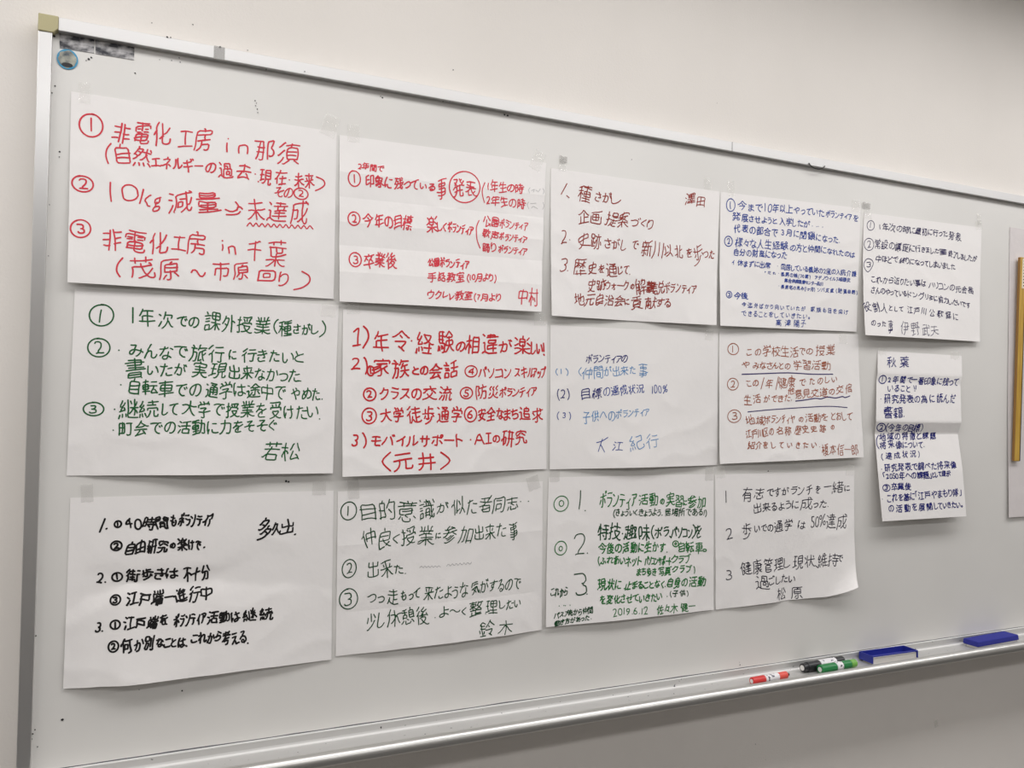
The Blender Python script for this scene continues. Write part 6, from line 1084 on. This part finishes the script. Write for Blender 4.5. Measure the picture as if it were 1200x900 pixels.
  ('handwriting_line','black',2.97,[('T','2.',42.7,128.5,55.0,130.1,13.9),('O','1',71.2,128.1,14.6,13.9),('T','街歩きは',85.8,127.0,161.0,129.0,19.1),('T','不十分',170.6,129.7,211.8,129.6,23.2)]),
  ('handwriting_line','black',2.97,[('O','3',69.8,163.7,14.5,15.2),('T','江戸端',86.9,163.9,140.7,164.6,20.0),('S',[(143.4,165.3),(155.9,164.3)]),('T','進行中',159.8,164.6,215.0,164.2,22.2)]),
  ('handwriting_line','black',2.97,[('T','3.',43.8,203.6,53.9,205.4,13.9),('O','1',70.6,202.1,13.7,13.9),('T','江戸端',84.3,202.1,133.3,202.7,19.4),('T','を',137.8,200.4,148.3,200.6,18.1),('T','ボランティア',158.6,203.2,207.0,202.9,18.4),('T','活動は',210.9,204.1,262.1,205.7,17.9),('T','継続',267.9,205.4,316.8,206.6,18.3)]),
  ('handwriting_line','black',2.97,[('O','2',69.1,235.8,14.4,16.9),('T','何か別',81.7,234.5,128.2,236.0,20.8),('T','なことは、',131.9,235.7,178.6,240.1,14.2),('T','これから',186.5,234.6,231.2,236.8,15.3),('T','考える.',233.2,239.4,276.6,242.7,20.5)]),
  ('handwriting_line','black',2.97,[('T','多',292.5,61.5,312.2,62.4,36.1),('T','久',313.5,62.4,326.2,62.1,17.1),('T','出',327.9,60.1,348.4,60.6,23.2),('S',[(352.1,74.1),(353.8,73.3)])]),
 ], [(0.0674, 0.4328, 0.018, 0.0286, 0.05), (0.4355, 0.4312, 0.024, 0.024, 0)]),
(11, 'white sheet with thin dark green handwriting and circled numbers in the bottom row',
 {'size': (420, 297), 'c': [(0.4694, 0.4241), (0.8815, 0.4331), (0.8864, 0.1367), (0.473, 0.1295)], 'bot': [(0, 1), (0.25, 7), (0.5, 11), (0.8, 8), (1, 1.5)], 'loose': 1.4, 'fold': [(0.33, 1.2), (0.74, -1.3)]},
 [
  ('circled_number','forest',2.09,[('O','1',20.3,36.0,28.5,33.1)]),
  ('handwriting_line','forest',2.09,[('T','目的意識',46.2,36.8,188.1,39.6,36.4),('T','が',192.0,39.8,215.6,40.1,18.9),('T','似た者',222.3,40.4,306.7,39.9,30.3),('T','同志',310.8,39.0,363.5,38.5,28.6),('T','‥',369.0,37.3,387.1,38.3,2.3)]),
  ('handwriting_line','forest',2.09,[('T','仲良',44.8,88.5,100.7,89.6,33.4),('T','く',104.4,92.6,114.5,93.3,17.0),('T','授業',120.1,90.2,184.2,91.0,31.5),('T','に',190.0,92.1,198.5,92.7,9.3),('T','参加',205.6,93.2,264.7,93.6,32.9),('T','出来た',270.4,94.7,335.8,91.0,29.0),('T','事',346.3,93.6,363.3,94.0,34.7)]),
  ('circled_number','forest',2.09,[('O','2',22.4,140.6,25.6,33.2)]),
  ('handwriting_line','forest',2.09,[('T','出来',57.4,144.5,103.2,146.5,28.2),('T','た.',108.8,148.8,130.1,151.6,16.0)]),
  ('pencil_note','pencil',0.99,[('S',[(157.7,150.3),(161.1,147.7),(164.6,150.7),(168.0,148.1),(171.5,151.1),(174.9,148.5),(178.4,151.6),(181.8,148.9),(185.3,152.0),(188.8,149.3),(192.3,152.4),(195.8,149.7),(199.3,152.8)]),('S',[(211.8,151.9),(215.8,148.2),(219.7,151.9),(223.7,148.2),(227.7,151.9),(231.6,148.2),(235.6,151.9),(239.6,148.2),(243.6,151.9),(247.7,148.3),(251.7,151.9),(255.7,148.3),(259.8,152.0),(263.8,148.3)])]),
  ('circled_number','forest',2.09,[('O','3',21.8,195.7,32.6,37.8)]),
  ('handwriting_line','forest',2.09,[('T','つっ',58.1,199.7,88.9,201.8,14.8),('T','走',94.4,198.1,116.6,199.2,31.3),('T','もって',121.5,198.6,157.9,199.8,17.2),('T','来たような',166.3,198.4,255.8,200.3,23.9),('T','気がするので',263.9,197.4,370.6,197.6,23.9)]),
  ('handwriting_line','forest',2.09,[('T','少し',54.9,238.9,89.1,239.7,27.8),('T','休憩後',94.6,236.8,175.7,239.2,30.9),('T','・',184.8,242.3,188.6,242.6,3.2),('T','よ〜く',198.0,237.9,252.7,238.6,17.9),('T','整理',261.6,235.9,319.4,238.4,28.4),('T','したい',324.4,236.0,370.7,237.3,16.3)]),
  ('handwriting_line','forest',2.09,[('T','鈴木',279.4,278.7,350.4,280.4,30.2)]),
 ], [(0.497, 0.4281, 0.0208, 0.0352, 0.1), (0.8601, 0.4303, 0.0266, 0.0272, 0.3)]),
(12, 'white sheet with bold green handwriting and large numerals 1 2 3, dated 2019.6.12',
 {'size': (420, 297), 'c': [(0.8948, 0.4405), (1.3053, 0.4394), (1.3112, 0.1401), (0.8925, 0.1427)], 'bot': [(0, 7), (0.4, 11), (0.75, 8), (1, 3)], 'loose': 1.2},
 [
  ('circled_number','leaf',2.08,[('C',30.4,53.3,33.6,30.8),('C',31.1,52.7,11.0,11.3)]),
  ('handwriting_line','forest',2.6,[('T','1',68.9,46.6,82.8,46.9,37.5),('T','.',86.9,65.5,91.4,65.6,3.2)]),
  ('handwriting_line','leaf',2.6,[('T','ボランティア',123.7,48.1,213.5,50.6,29.2),('T','活動',221.5,50.8,269.4,51.5,23.8),('T','の',276.8,56.4,285.8,56.6,10.0),('T','実習',292.0,53.8,334.7,56.7,27.5),('T','に',336.8,60.1,346.1,60.4,10.8),('T','参加',350.4,57.8,396.0,61.2,24.4)]),
  ('handwriting_line','forest',2.08,[('T','(きょういく、きょうよう、',156.8,76.8,280.6,81.1,17.0),('T','居場所である!)',287.6,80.3,401.2,84.2,18.2)]),
  ('circled_number','leaf',2.08,[('C',31.3,142.1,28.2,26.9),('C',31.0,143.0,8.0,8.8)]),
  ('handwriting_line','forest',2.6,[('T','2',61.4,136.6,87.3,137.9,38.5),('T','.',92.7,154.6,97.1,154.8,3.2)]),
  ('handwriting_line','forest',3.12,[('T','特技',118.8,112.9,174.5,116.9,30.5),('T','・',178.4,117.7,182.3,117.9,2.9),('T','趣味',186.2,116.7,248.0,120.8,30.0),('T','(',252.9,120.3,259.4,120.6,29.6),('T','ボラ',263.1,120.8,298.4,122.3,20.5),('T','、',300.0,132.4,304.1,132.6,4.7),('T','パソコン',306.6,122.0,361.5,125.1,21.5),('T',')',362.3,124.5,370.1,124.8,30.4),('T','を',371.8,122.9,386.1,123.5,25.8)]),
  ('handwriting_line','leaf',2.86,[('T','今後の活動に生かす',120.2,146.4,288.8,153.4,20.8),('T','.',295.7,162.7,299.9,162.9,3.0)]),
  ('handwriting_line','leaf',2.6,[('C',316.5,147.5,15.8,12.0),('C',316.5,147.5,5.0,4.0),('T','自転車',324.0,154.2,389.1,159.0,21.6),('T','。',390.4,165.5,399.6,166.0,4.8)]),
  ('handwriting_line','leaf',2.6,[('T','(ふれあい',118.9,173.4,184.2,177.1,18.6),('T','ネット',186.2,177.2,225.7,178.5,18.8),('T','パソコンサポート',235.4,179.1,303.9,183.1,17.1),('T','クラブ',306.4,179.2,355.6,180.8,15.4)]),
  ('handwriting_line','leaf',2.6,[('T','まち歩き',215.2,200.6,263.9,203.8,16.3),('T','写真',272.1,203.6,302.8,204.2,17.8),('T','クラブ)',307.0,203.2,368.5,204.5,18.0)]),
  ('handwriting_line','forest',2.6,[('T','3',64.3,215.9,91.6,217.7,41.5),('T','.',92.4,237.2,96.8,237.5,3.1)]),
  ('handwriting_line','leaf',2.73,[('T','現状に',119.3,222.0,175.0,225.6,22.3),('T','止まることなく.',185.0,226.3,288.2,229.4,15.6),('T','自身の',294.3,228.8,348.7,231.3,19.9),('T','活動',353.0,230.6,396.8,232.9,20.2)]),
  ('handwriting_line','forest',2.08,[('T','これから',10.7,229.5,48.2,231.1,15.6)]),
  ('handwriting_line','leaf',2.6,[('T','を変化させていきたい',124.8,253.0,277.6,256.6,17.6),('T','.',291.5,259.3,295.6,259.6,2.6)]),
  ('handwriting_line','forest',2.08,[('T','(子供)',300.6,253.4,348.4,255.4,14.6)]),
  ('handwriting_line','leaf',2.08,[('T','‥‥',29.3,258.3,54.8,257.8,2.1)]),
  ('handwriting_line','forest',1.95,[('T','パス、7時から仲間',19.4,275.2,105.9,270.4,12.5)]),
  ('handwriting_line','forest',1.95,[('T','動き方があった',20.6,291.3,99.0,285.5,11.3),('T','.',102.4,288.1,105.2,288.3,2.1)]),
  ('handwriting_line','leaf',1.95,[('T','2019.6.12',154.4,280.1,241.5,281.8,14.0)]),
  ('handwriting_line','leaf',2.21,[('T','佐々木',265.5,283.3,318.3,283.9,18.8),('T','健一',328.3,282.8,368.9,284.6,17.5)]),
 ], [(0.9076, 0.4463, 0.0228, 0.0288, 0), (1.2928, 0.4407, 0.0216, 0.0304, 0)]),
(13, 'white sheet with black handwriting, 50% in its second item, lower right corner curling',
 {'size': (420, 297), 'c': [(1.31, 0.4375), (1.7309, 0.4396), (1.7225, 0.1466), (1.3179, 0.1393)], 'bot': [(0, 2), (0.25, 6), (0.4, 6), (0.5, 1), (0.6, 6), (0.8, 14), (1, 22)], 'curl': 1},
 [
  ('handwriting_line','ink',2.21,[('S',[(29.6,36.5),(30.3,61.8)])]),
  ('handwriting_line','ink',2.21,[('T','有',75.4,46.6,104.9,47.1,34.1),('T','志',113.5,44.9,138.0,44.6,26.1),('T','ですが',148.3,43.1,213.2,44.1,18.1),('T','ランチ',220.9,41.8,286.6,42.2,19.7),('T','を',296.3,41.8,309.9,41.6,19.9),('S',[(322.6,36.9),(345.0,35.4)]),('T','緒',349.4,38.7,382.5,38.2,25.5),('T','に',387.9,42.3,403.8,42.1,13.1)]),
  ('handwriting_line','ink',2.21,[('T','出来るように',109.8,79.1,243.5,74.9,20.5),('T','成',250.1,73.6,285.2,73.5,29.3),('T','った.',290.4,76.9,337.2,76.2,16.7)]),
  ('handwriting_line','ink',2.21,[('T','2',29.9,131.3,45.8,131.6,25.5)]),
  ('handwriting_line','ink',2.21,[('T','歩',76.5,127.0,101.9,126.9,30.4),('T','いでの',111.8,126.0,165.9,125.0,14.2),('T','通学',170.0,123.0,226.1,119.0,27.0),('T','は',241.1,122.2,267.3,123.0,17.8),('T','50%',281.8,119.6,325.9,116.9,28.8),('T','達成',331.1,119.8,394.9,121.0,32.4)]),
  ('handwriting_line','ink',2.21,[('T','3',30.3,223.3,44.7,223.8,22.8)]),
  ('handwriting_line','ink',2.21,[('T','健康管理',73.4,211.5,197.9,210.1,30.6),('T','し',202.3,209.5,222.1,209.4,19.5),('T','現状',229.1,209.2,292.5,211.4,29.1),('T','、',298.4,222.2,306.5,222.7,7.9),('T','維持',304.6,211.5,363.5,210.6,28.0),('T','で',366.5,209.9,380.1,210.0,14.7)]),
  ('handwriting_line','ink',2.21,[('T','過',113.6,246.0,155.5,249.6,28.3),('T','ごしたい',153.3,245.3,235.6,245.9,19.7)]),
  ('handwriting_line','ink',2.21,[('T','松原',180.0,278.9,254.7,281.7,27.1)]),
 ], [(1.3256, 0.4439, 0.024, 0.0266, 0), (1.7144, 0.441, 0.0252, 0.0252, 0)]),
(14, 'tall narrow folded white sheet with navy handwriting, zigzag folds across it',
 {'size': (297, 420), 'rows': [(0.0, (1.8011, 0.7337), (2.1057, 0.7333), 1), (0.1337, (1.7957, 0.6776), (2.1007, 0.6779), 7), (0.1776, (1.794, 0.6598), (2.0972, 0.6593), 5), (0.4184, (1.7843, 0.5595), (2.0903, 0.5584), 15), (0.4969, (1.7926, 0.5277), (2.0919, 0.5286), 4), (0.7145, (1.7874, 0.4393), (2.0908, 0.4366), 20), (1.0, (1.7943, 0.3181), (2.0949, 0.3184), 30)], 'wr': 0.6},
 [
  ('handwriting_line','navy',2.6,[('T','秋葉',32.8,26.7,105.6,24.9,25.8)]),
  ('handwriting_line','navy',2.6,[('O','1',19.6,71.1,23.7,20.8),('T','2年間で',39.1,70.5,121.4,69.4,16.6),('S',[(123.4,67.9),(137.3,67.5)]),('T','番印象に',141.5,69.9,225.5,70.0,18.9),('T','残って',230.7,69.9,287.9,71.2,20.5)]),
  ('handwriting_line','navy',2.6,[('T','いること',39.7,92.6,115.2,92.0,14.3),('S',[(127.2,83.8),(130.1,92.4)]),('S',[(130.0,96.7),(131.5,96.7)]),('S',[(135.2,83.6),(134.1,92.3)])]),
  ('handwriting_line','navy',2.6,[('T','・',13.1,122.6,17.4,122.5,3.2),('T','研究発表の',26.4,119.5,148.7,116.8,21.4),('T','為に',152.7,116.8,201.3,115.7,20.3),('T','読んだ',208.0,114.5,277.1,113.0,22.1)]),
  ('handwriting_line','navy',2.6,[('T','書籍',25.6,153.7,87.8,152.7,27.6),('S',[(92.1,161.9),(93.1,161.5)])]),
  ('handwriting_line','navy',2.6,[('O','2',18.7,190.6,27.5,21.4),('T','(',35.3,190.5,40.1,190.5,20.4),('T','今年の目標',41.7,191.2,152.1,191.0,21.0),('T',')',155.6,191.0,161.1,191.0,21.5)]),
  ('handwriting_line','navy',2.6,[('S',[(11.7,210.9),(4.7,221.6),(4.5,235.8),(10.1,244.7)]),('T','地域の特徴と課題',15.6,214.4,213.2,212.1,18.3)]),
  ('handwriting_line','navy',2.6,[('T','将来像',14.4,236.6,88.9,235.4,19.3),('T','について.',91.4,235.5,167.8,234.3,15.1)]),
  ('handwriting_line','navy',2.34,[('T','(達成状況)',17.3,265.0,147.8,258.6,19.9)]),
  ('handwriting_line','navy',2.6,[('T','・',10.5,294.2,14.7,294.3,3.2),('T','研究発表で',22.0,292.6,134.7,289.2,19.1),('T','調べた将来像',138.1,289.3,275.4,286.0,17.9)]),
  ('handwriting_line','navy',2.6,[('T','「2050年への課題」',17.1,313.2,181.8,311.0,16.8),('T','として',185.3,311.1,217.6,310.0,12.9),('T','提示',218.7,309.3,249.9,308.2,14.5)]),
  ('handwriting_line','navy',2.6,[('O','3',23.2,340.7,23.7,16.3),('T','卒業後',39.6,339.3,107.1,338.2,17.3)]),
  ('handwriting_line','navy',2.6,[('T','・',7.6,366.8,11.9,366.9,3.0),('T','これを基に',22.5,365.2,116.4,362.9,18.6),('T','「江戸やまもり隊」',119.5,361.9,283.4,356.4,19.3)]),
  ('handwriting_line','navy',2.6,[('T','の活動を展開',24.5,391.1,174.1,390.8,18.7),('T','していきたい',182.4,389.6,276.7,389.9,15.1),('C',282.6,393.8,4.7,3.3)]),
 ], [(1.8161, 0.7301, 0.0261, 0.0189, 0), (2.0782, 0.7321, 0.033, 0.022, 0.1)]),
]
for idx, label, sd, parts, tapes in SHEETS:
    build_sheet(idx, sd, label, parts, tapes)

# ------------------------------------------------------------------ magnets, stickers and tape scraps on the board
def flat_thing(name, pts, d0, d1, m, label, cat, group=None, bevel=0.0):
    cx = sum(p[0] for p in pts) / len(pts); cz = min(p[1] for p in pts)
    bm = bmesh.new(); prism_xz(bm, [(x - cx, z - cz) for x, z in pts], -d0 / 1000, -d1 / 1000)
    o = bm_obj(name, bm, m, None, loc=(cx, 0, cz + Z0), bevel=bevel)
    return tag(o, label, cat, group)
flat_thing('photo_sticker', [(0.0095, 1.1583), (0.0589, 1.1567), (0.0588, 1.1348), (0.0107, 1.1342)], 0.05, 0.9, M['photo'], 'worn grey photo sticker nearest the olive corner cap under the top frame', 'sticker', 'worn photo stickers under the top frame')
flat_thing('photo_sticker', [(0.0601, 1.1563), (0.1174, 1.1558), (0.1173, 1.1349), (0.0613, 1.1345)], 0.05, 0.9, M['photo'], 'worn grey photo sticker with dark lower edge, right of another grey sticker', 'sticker', 'worn photo stickers under the top frame')
cx, cz, rx, rz = (0.0219, 1.118, 0.015, 0.0158)
rm = tag(empty('round_sticker', (cx, 0, cz - rz + Z0)), 'round blue-rimmed sticker on the board below the corner cap', 'sticker')
bm = bmesh.new(); prism_xz(bm, [(rx * math.cos(a * math.pi / 20), rz + rz * math.sin(a * math.pi / 20)) for a in range(40)], -0.0001, -0.0014)
bm_obj('rim', bm, M['blue_rim'], rm)
bm = bmesh.new(); prism_xz(bm, [(.84 * rx * math.cos(a * math.pi / 20) * (1 + .06 * math.sin(a * 1.3)), rz + .85 * rz * math.sin(a * math.pi / 20) * (1 + .08 * math.sin(a * .9))) for a in range(40)], -0.0014, -0.0018)
bm_obj('picture', bm, M['print'], rm)
bm = bmesh.new(); prism_xz(bm, [(.52 * rx * math.cos(a * math.pi / 12), .42 * rz + .22 * rz * math.sin(a * math.pi / 12)) for a in range(24)], -0.0018, -0.0021)
bm_obj('picture_base', bm, M['dark'], rm)

def tape_scrap(x, z, w, h, ang, label, m='aged_tape', y=-0.0006, seed=1):
    rnd = random.Random(seed); bm = bmesh.new(); g = {}
    for i in range(5):
        for j in range(7):
            a = (i / 4 - .5) * w; b = (j / 6 - .5) * h
            if j in (0, 6): b += rnd.uniform(-.0015, .0015)
            g[i, j] = bm.verts.new((a * math.cos(ang) - b * math.sin(ang), -rnd.uniform(0, .0006), a * math.sin(ang) + b * math.cos(ang)))
    for i in range(4):
        for j in range(6): bm.faces.new((g[i, j], g[i + 1, j], g[i + 1, j + 1], g[i, j + 1]))
    o = bm_obj('tape_scrap', bm, M[m], None, loc=(x, y, z + Z0))
    so = o.modifiers.new('thickness', 'SOLIDIFY'); so.thickness = 0.0001
    return tag(o, label, 'tape')
tape_scrap(1.7528, 1.0867, 0.0261, 0.0147, 0, 'grey tape scrap on the board above the dark purple handwriting', 'aged_tape', -0.0021, 0)
tape_scrap(2.1633, 1.098, 0.0132, 0.0299, 0.1, 'small tape scrap on the board at upper right of the purple-handwriting sheet', 'tape', -0.0016, 1)
tape_scrap(2.0631, -0.2281, 0.0128, 0.0176, 0.2, 'torn tape scrap stuck to the wall below the tray', 'tape', 0.0226, 2)
tape_scrap(0.9115, 1.0829, 0.0171, 0.0136, 0, 'grey tape scrap just above the red-brown handwritten sheet', 'aged_tape', -0.0018, 3)


# small wire loop hanging from the top frame bar
hx, hz = (1.5764, 1.1524)
pts = []
for i in range(17):
    t = i / 16; pts.append((-.022 + .05 * t, -0.0135, .009 - .0105 * math.sin(math.pi * t) ** .6))
bm = bmesh.new(); rings = []
for i, p in enumerate(pts):
    a = Vector(pts[max(i - 1, 0)]); b = Vector(pts[min(i + 1, 16)]); d = (b - a).normalized()
    n1 = Vector((0, 1, 0)); n2 = d.cross(n1)
    rings.append([bm.verts.new(Vector(p) + .0011 * (n1 * math.cos(k * math.pi / 4) + n2 * math.sin(k * math.pi / 4))) for k in range(8)])
for A, B in zip(rings, rings[1:]):
    for k in range(8): bm.faces.new((A[k], A[(k + 1) % 8], B[(k + 1) % 8], B[k]))
bm.faces.new(rings[0][::-1]); bm.faces.new(rings[-1])
tag(bm_obj('wire_hook', bm, M['dark'], None, smooth=True, loc=(hx, 0, hz + Z0)), 'thin dark wire loop hooked under the top frame bar', 'hook')

# blank sheet at the right end and the wooden stick hanging over it
pl = [(2.289, 1.0906), (2.2901, 0.5488), (2.2952, 0.3035)]
bw = tag(empty('blank_sheet', (pl[2][0], 0, pl[2][1] + Z0)), 'large blank pale sheet behind the yellow wooden stick at the right edge', 'paper')
PW, nu, nv = 0.515, 24, 44
vs = []
for j in range(nv + 1):
    v = j / nv
    ex = pl[0][0] + (pl[1][0] - pl[0][0]) * min(1, v / .55) if v < .55 else pl[1][0] + (pl[2][0] - pl[1][0]) * (v - .55) / .45
    for i in range(nu + 1):
        u = i / nu
        d = .0012 + .006 * v ** 3 * (1 - u) + .0016 * max(0, noise.noise(Vector((u * 6, v * 9, 4)))) * min(1, v * 6)
        vs.append((ex + PW * u - pl[2][0], -d, pl[0][1] + (pl[2][1] - pl[0][1]) * v - pl[2][1]))
fs = [(j * (nu + 1) + i, (j + 1) * (nu + 1) + i, (j + 1) * (nu + 1) + i + 1, j * (nu + 1) + i + 1) for j in range(nv) for i in range(nu)]
o = mesh_obj('sheet', vs, fs, M['greypaper'], bw, smooth=True)
so = o.modifiers.new('thickness', 'SOLIDIFY'); so.thickness = 0.0002; so.offset = -1
es = o.modifiers.new('crisp_rim', 'EDGE_SPLIT'); es.split_angle = 0.9

sx0, sz0, sx1, sz1 = (2.3037, 0.4561, 2.3165, 1.0102)
ln = math.hypot(sx1 - sx0, sz1 - sz0)
st = tag(empty('wooden_stick', (sx0, -0.0105, sz0 + Z0)), 'yellow varnished wooden stick with a cream label, upright at the right edge', 'stick')
st.rotation_euler = (0, math.atan2(sx1 - sx0, sz1 - sz0), 0)
bm = bmesh.new(); box(bm, 0.0, 0.024, -0.0045, 0.002, 0, ln); bm_obj('shaft', bm, M['wood'], st, bevel=0.002)
bm = bmesh.new(); box(bm, -0.002, 0.0, -0.004, 0.002, 0.001, ln - 0.001); e = bm_obj('edge_strip', bm, M['wood_side'], st); e['label'] = 'brown wooden edge strip'
bm = bmesh.new(); box(bm, 0.0195, 0.0220, -0.0051, -0.0044, 0.001, ln - 0.09); e = bm_obj('groove', bm, M['dark'], st)
bm = bmesh.new(); box(bm, 0.007, 0.0235, -0.0052, -0.0044, ln - 0.085, ln - 0.004); lb = bm_obj('label_strip', bm, M['cream'], st); lb['label'] = 'cream paper label strip'
vs, fs = [], []
for k in range(9):
    z = ln - .079 + k * .0084; w = .005 + .004 * ((k * 7) % 3) / 2
    b0 = len(vs); vs += [(.0115, -.00535, z), (.0115 + w, -.00535, z), (.0115 + w, -.00535, z + .0032), (.0115, -.00535, z + .0032)]; fs.append((b0, b0 + 1, b0 + 2, b0 + 3))
mesh_obj('printed_marks', vs, fs, M['black_plastic'], lb)

# ------------------------------------------------------------------ markers and erasers in the tray
FLOOR = Z0 - 0.0190
def marker(label, p0, p1, r, segs, end_m):
    # segs: (part name, from, to, radius factor, material) along the length, 0 = cap end
    L = math.hypot(p1[0] - p0[0], p1[1] - p0[1])
    root = empty('whiteboard_marker', (p0[0], p0[1], FLOOR), math.atan2(p1[1] - p0[1], p1[0] - p0[0]))
    tag(root, label, 'marker pen', 'marker pens in the tray')
    for name, a, b, k, m in segs:
        bm = bmesh.new(); rr = r * k; c = min(.0014, (b - a) * L * .2)
        lathe(bm, [(a * L, rr - c), (a * L + c, rr), (b * L - c, rr), (b * L, rr - c)], 28)
        for v in bm.verts: v.co.z += r
        bm_obj(name, bm, M[m], root, smooth=False)
    bm = bmesh.new(); lathe(bm, [(-.0005, r * .55), (.001, r * .55)], 24)
    for v in bm.verts: v.co.z += r
    bm_obj('end_disc', bm, M[end_m], root)
    return root
marker('red whiteboard marker lying alone in the tray', (1.3812, -0.0506), (1.4932999999999998, -0.0445), 0.0083,
       [('cap', 0, .33, 1, 'red_plastic'), ('label_wrap', .33, .70, .97, 'label'), ('barrel', .70, .93, .95, 'orange_plastic'), ('tip', .93, 1.0, .42, 'black_plastic')], 'white_plastic')
marker('thick black whiteboard marker lying behind the green one', (1.5483, -0.0285), (1.6809, -0.0205), 0.0112,
       [('cap_end', 0, .10, .86, 'black_plastic'), ('cap', .10, .40, 1, 'black_plastic'), ('label_wrap', .40, .80, .97, 'label'), ('barrel', .80, 1.0, .95, 'black_plastic')], 'white_plastic')
marker('green whiteboard marker with lime end, in front of the black one', (1.5811, -0.0499), (1.6976, -0.043), 0.0102,
       [('cap', 0, .42, 1, 'green_plastic'), ('label_wrap', .42, .60, .97, 'label'), ('barrel', .60, .84, .97, 'green_plastic'), ('end_plug', .84, 1.0, .9, 'lime_plastic')], 'white_plastic')

# open blue eraser case over a felt pad
er = tag(empty('whiteboard_eraser', (1.8230, -0.0305, FLOOR + 0.0004), -0.03), 'open hollow blue eraser case with pale felt pad, beside the green marker', 'eraser', 'erasers in the tray')
l2, d2 = 0.074, 0.0216
bm = bmesh.new()
box(bm, -l2, l2, d2 - .002, d2, .0030, .0212)             # back wall
box(bm, -l2, -l2 + .002, -d2, d2 - .002, .0030, .0212)    # end walls
box(bm, l2 - .002, l2, -d2, d2 - .002, .0030, .0212)
box(bm, -l2 + .002, l2 - .002, -d2, -d2 + .002, .0182, .0212)   # front rim
box(bm, -l2 + .002, l2 - .002, -d2 + .014, d2 - .002, .0070, .0082)  # inner floor
box(bm, -l2 + .002, l2 - .002, -d2 + .0125, -d2 + .014, .0070, .0178)  # inner front wall
bm_obj('case', bm, M['blue_plastic'], er, bevel=.0006)
bm = bmesh.new()
box(bm, -l2 + .0035, l2 - .0035, -d2 + .0022, -d2 + .0122, .0001, .0160)
box(bm, -l2 + .0035, l2 - .0035, -d2 + .0122, d2 - .009, .0001, .0068)
bm_obj('felt_pad', bm, M['felt'], er, bevel=.001)

e2 = tag(empty('whiteboard_eraser', (2.1980, -0.0304, FLOOR + 0.0004), 0.04), 'solid blue block eraser farther right in the tray', 'eraser', 'erasers in the tray')
l2, d2 = 0.086, 0.0212
bm = bmesh.new(); box(bm, -l2, l2, -d2, d2, .0050, .0185)
for v in bm.verts:
    if v.co.z > .015: v.co.x *= .985; v.co.y *= .94
bm_obj('foam_block', bm, M['blue_foam'], e2, bevel=.002)
bm = bmesh.new(); box(bm, -l2 + .003, l2 - .003, -d2 + .0025, d2 - .009, .0001, .0050); bm_obj('felt_pad', bm, M['felt'], e2, bevel=.001)
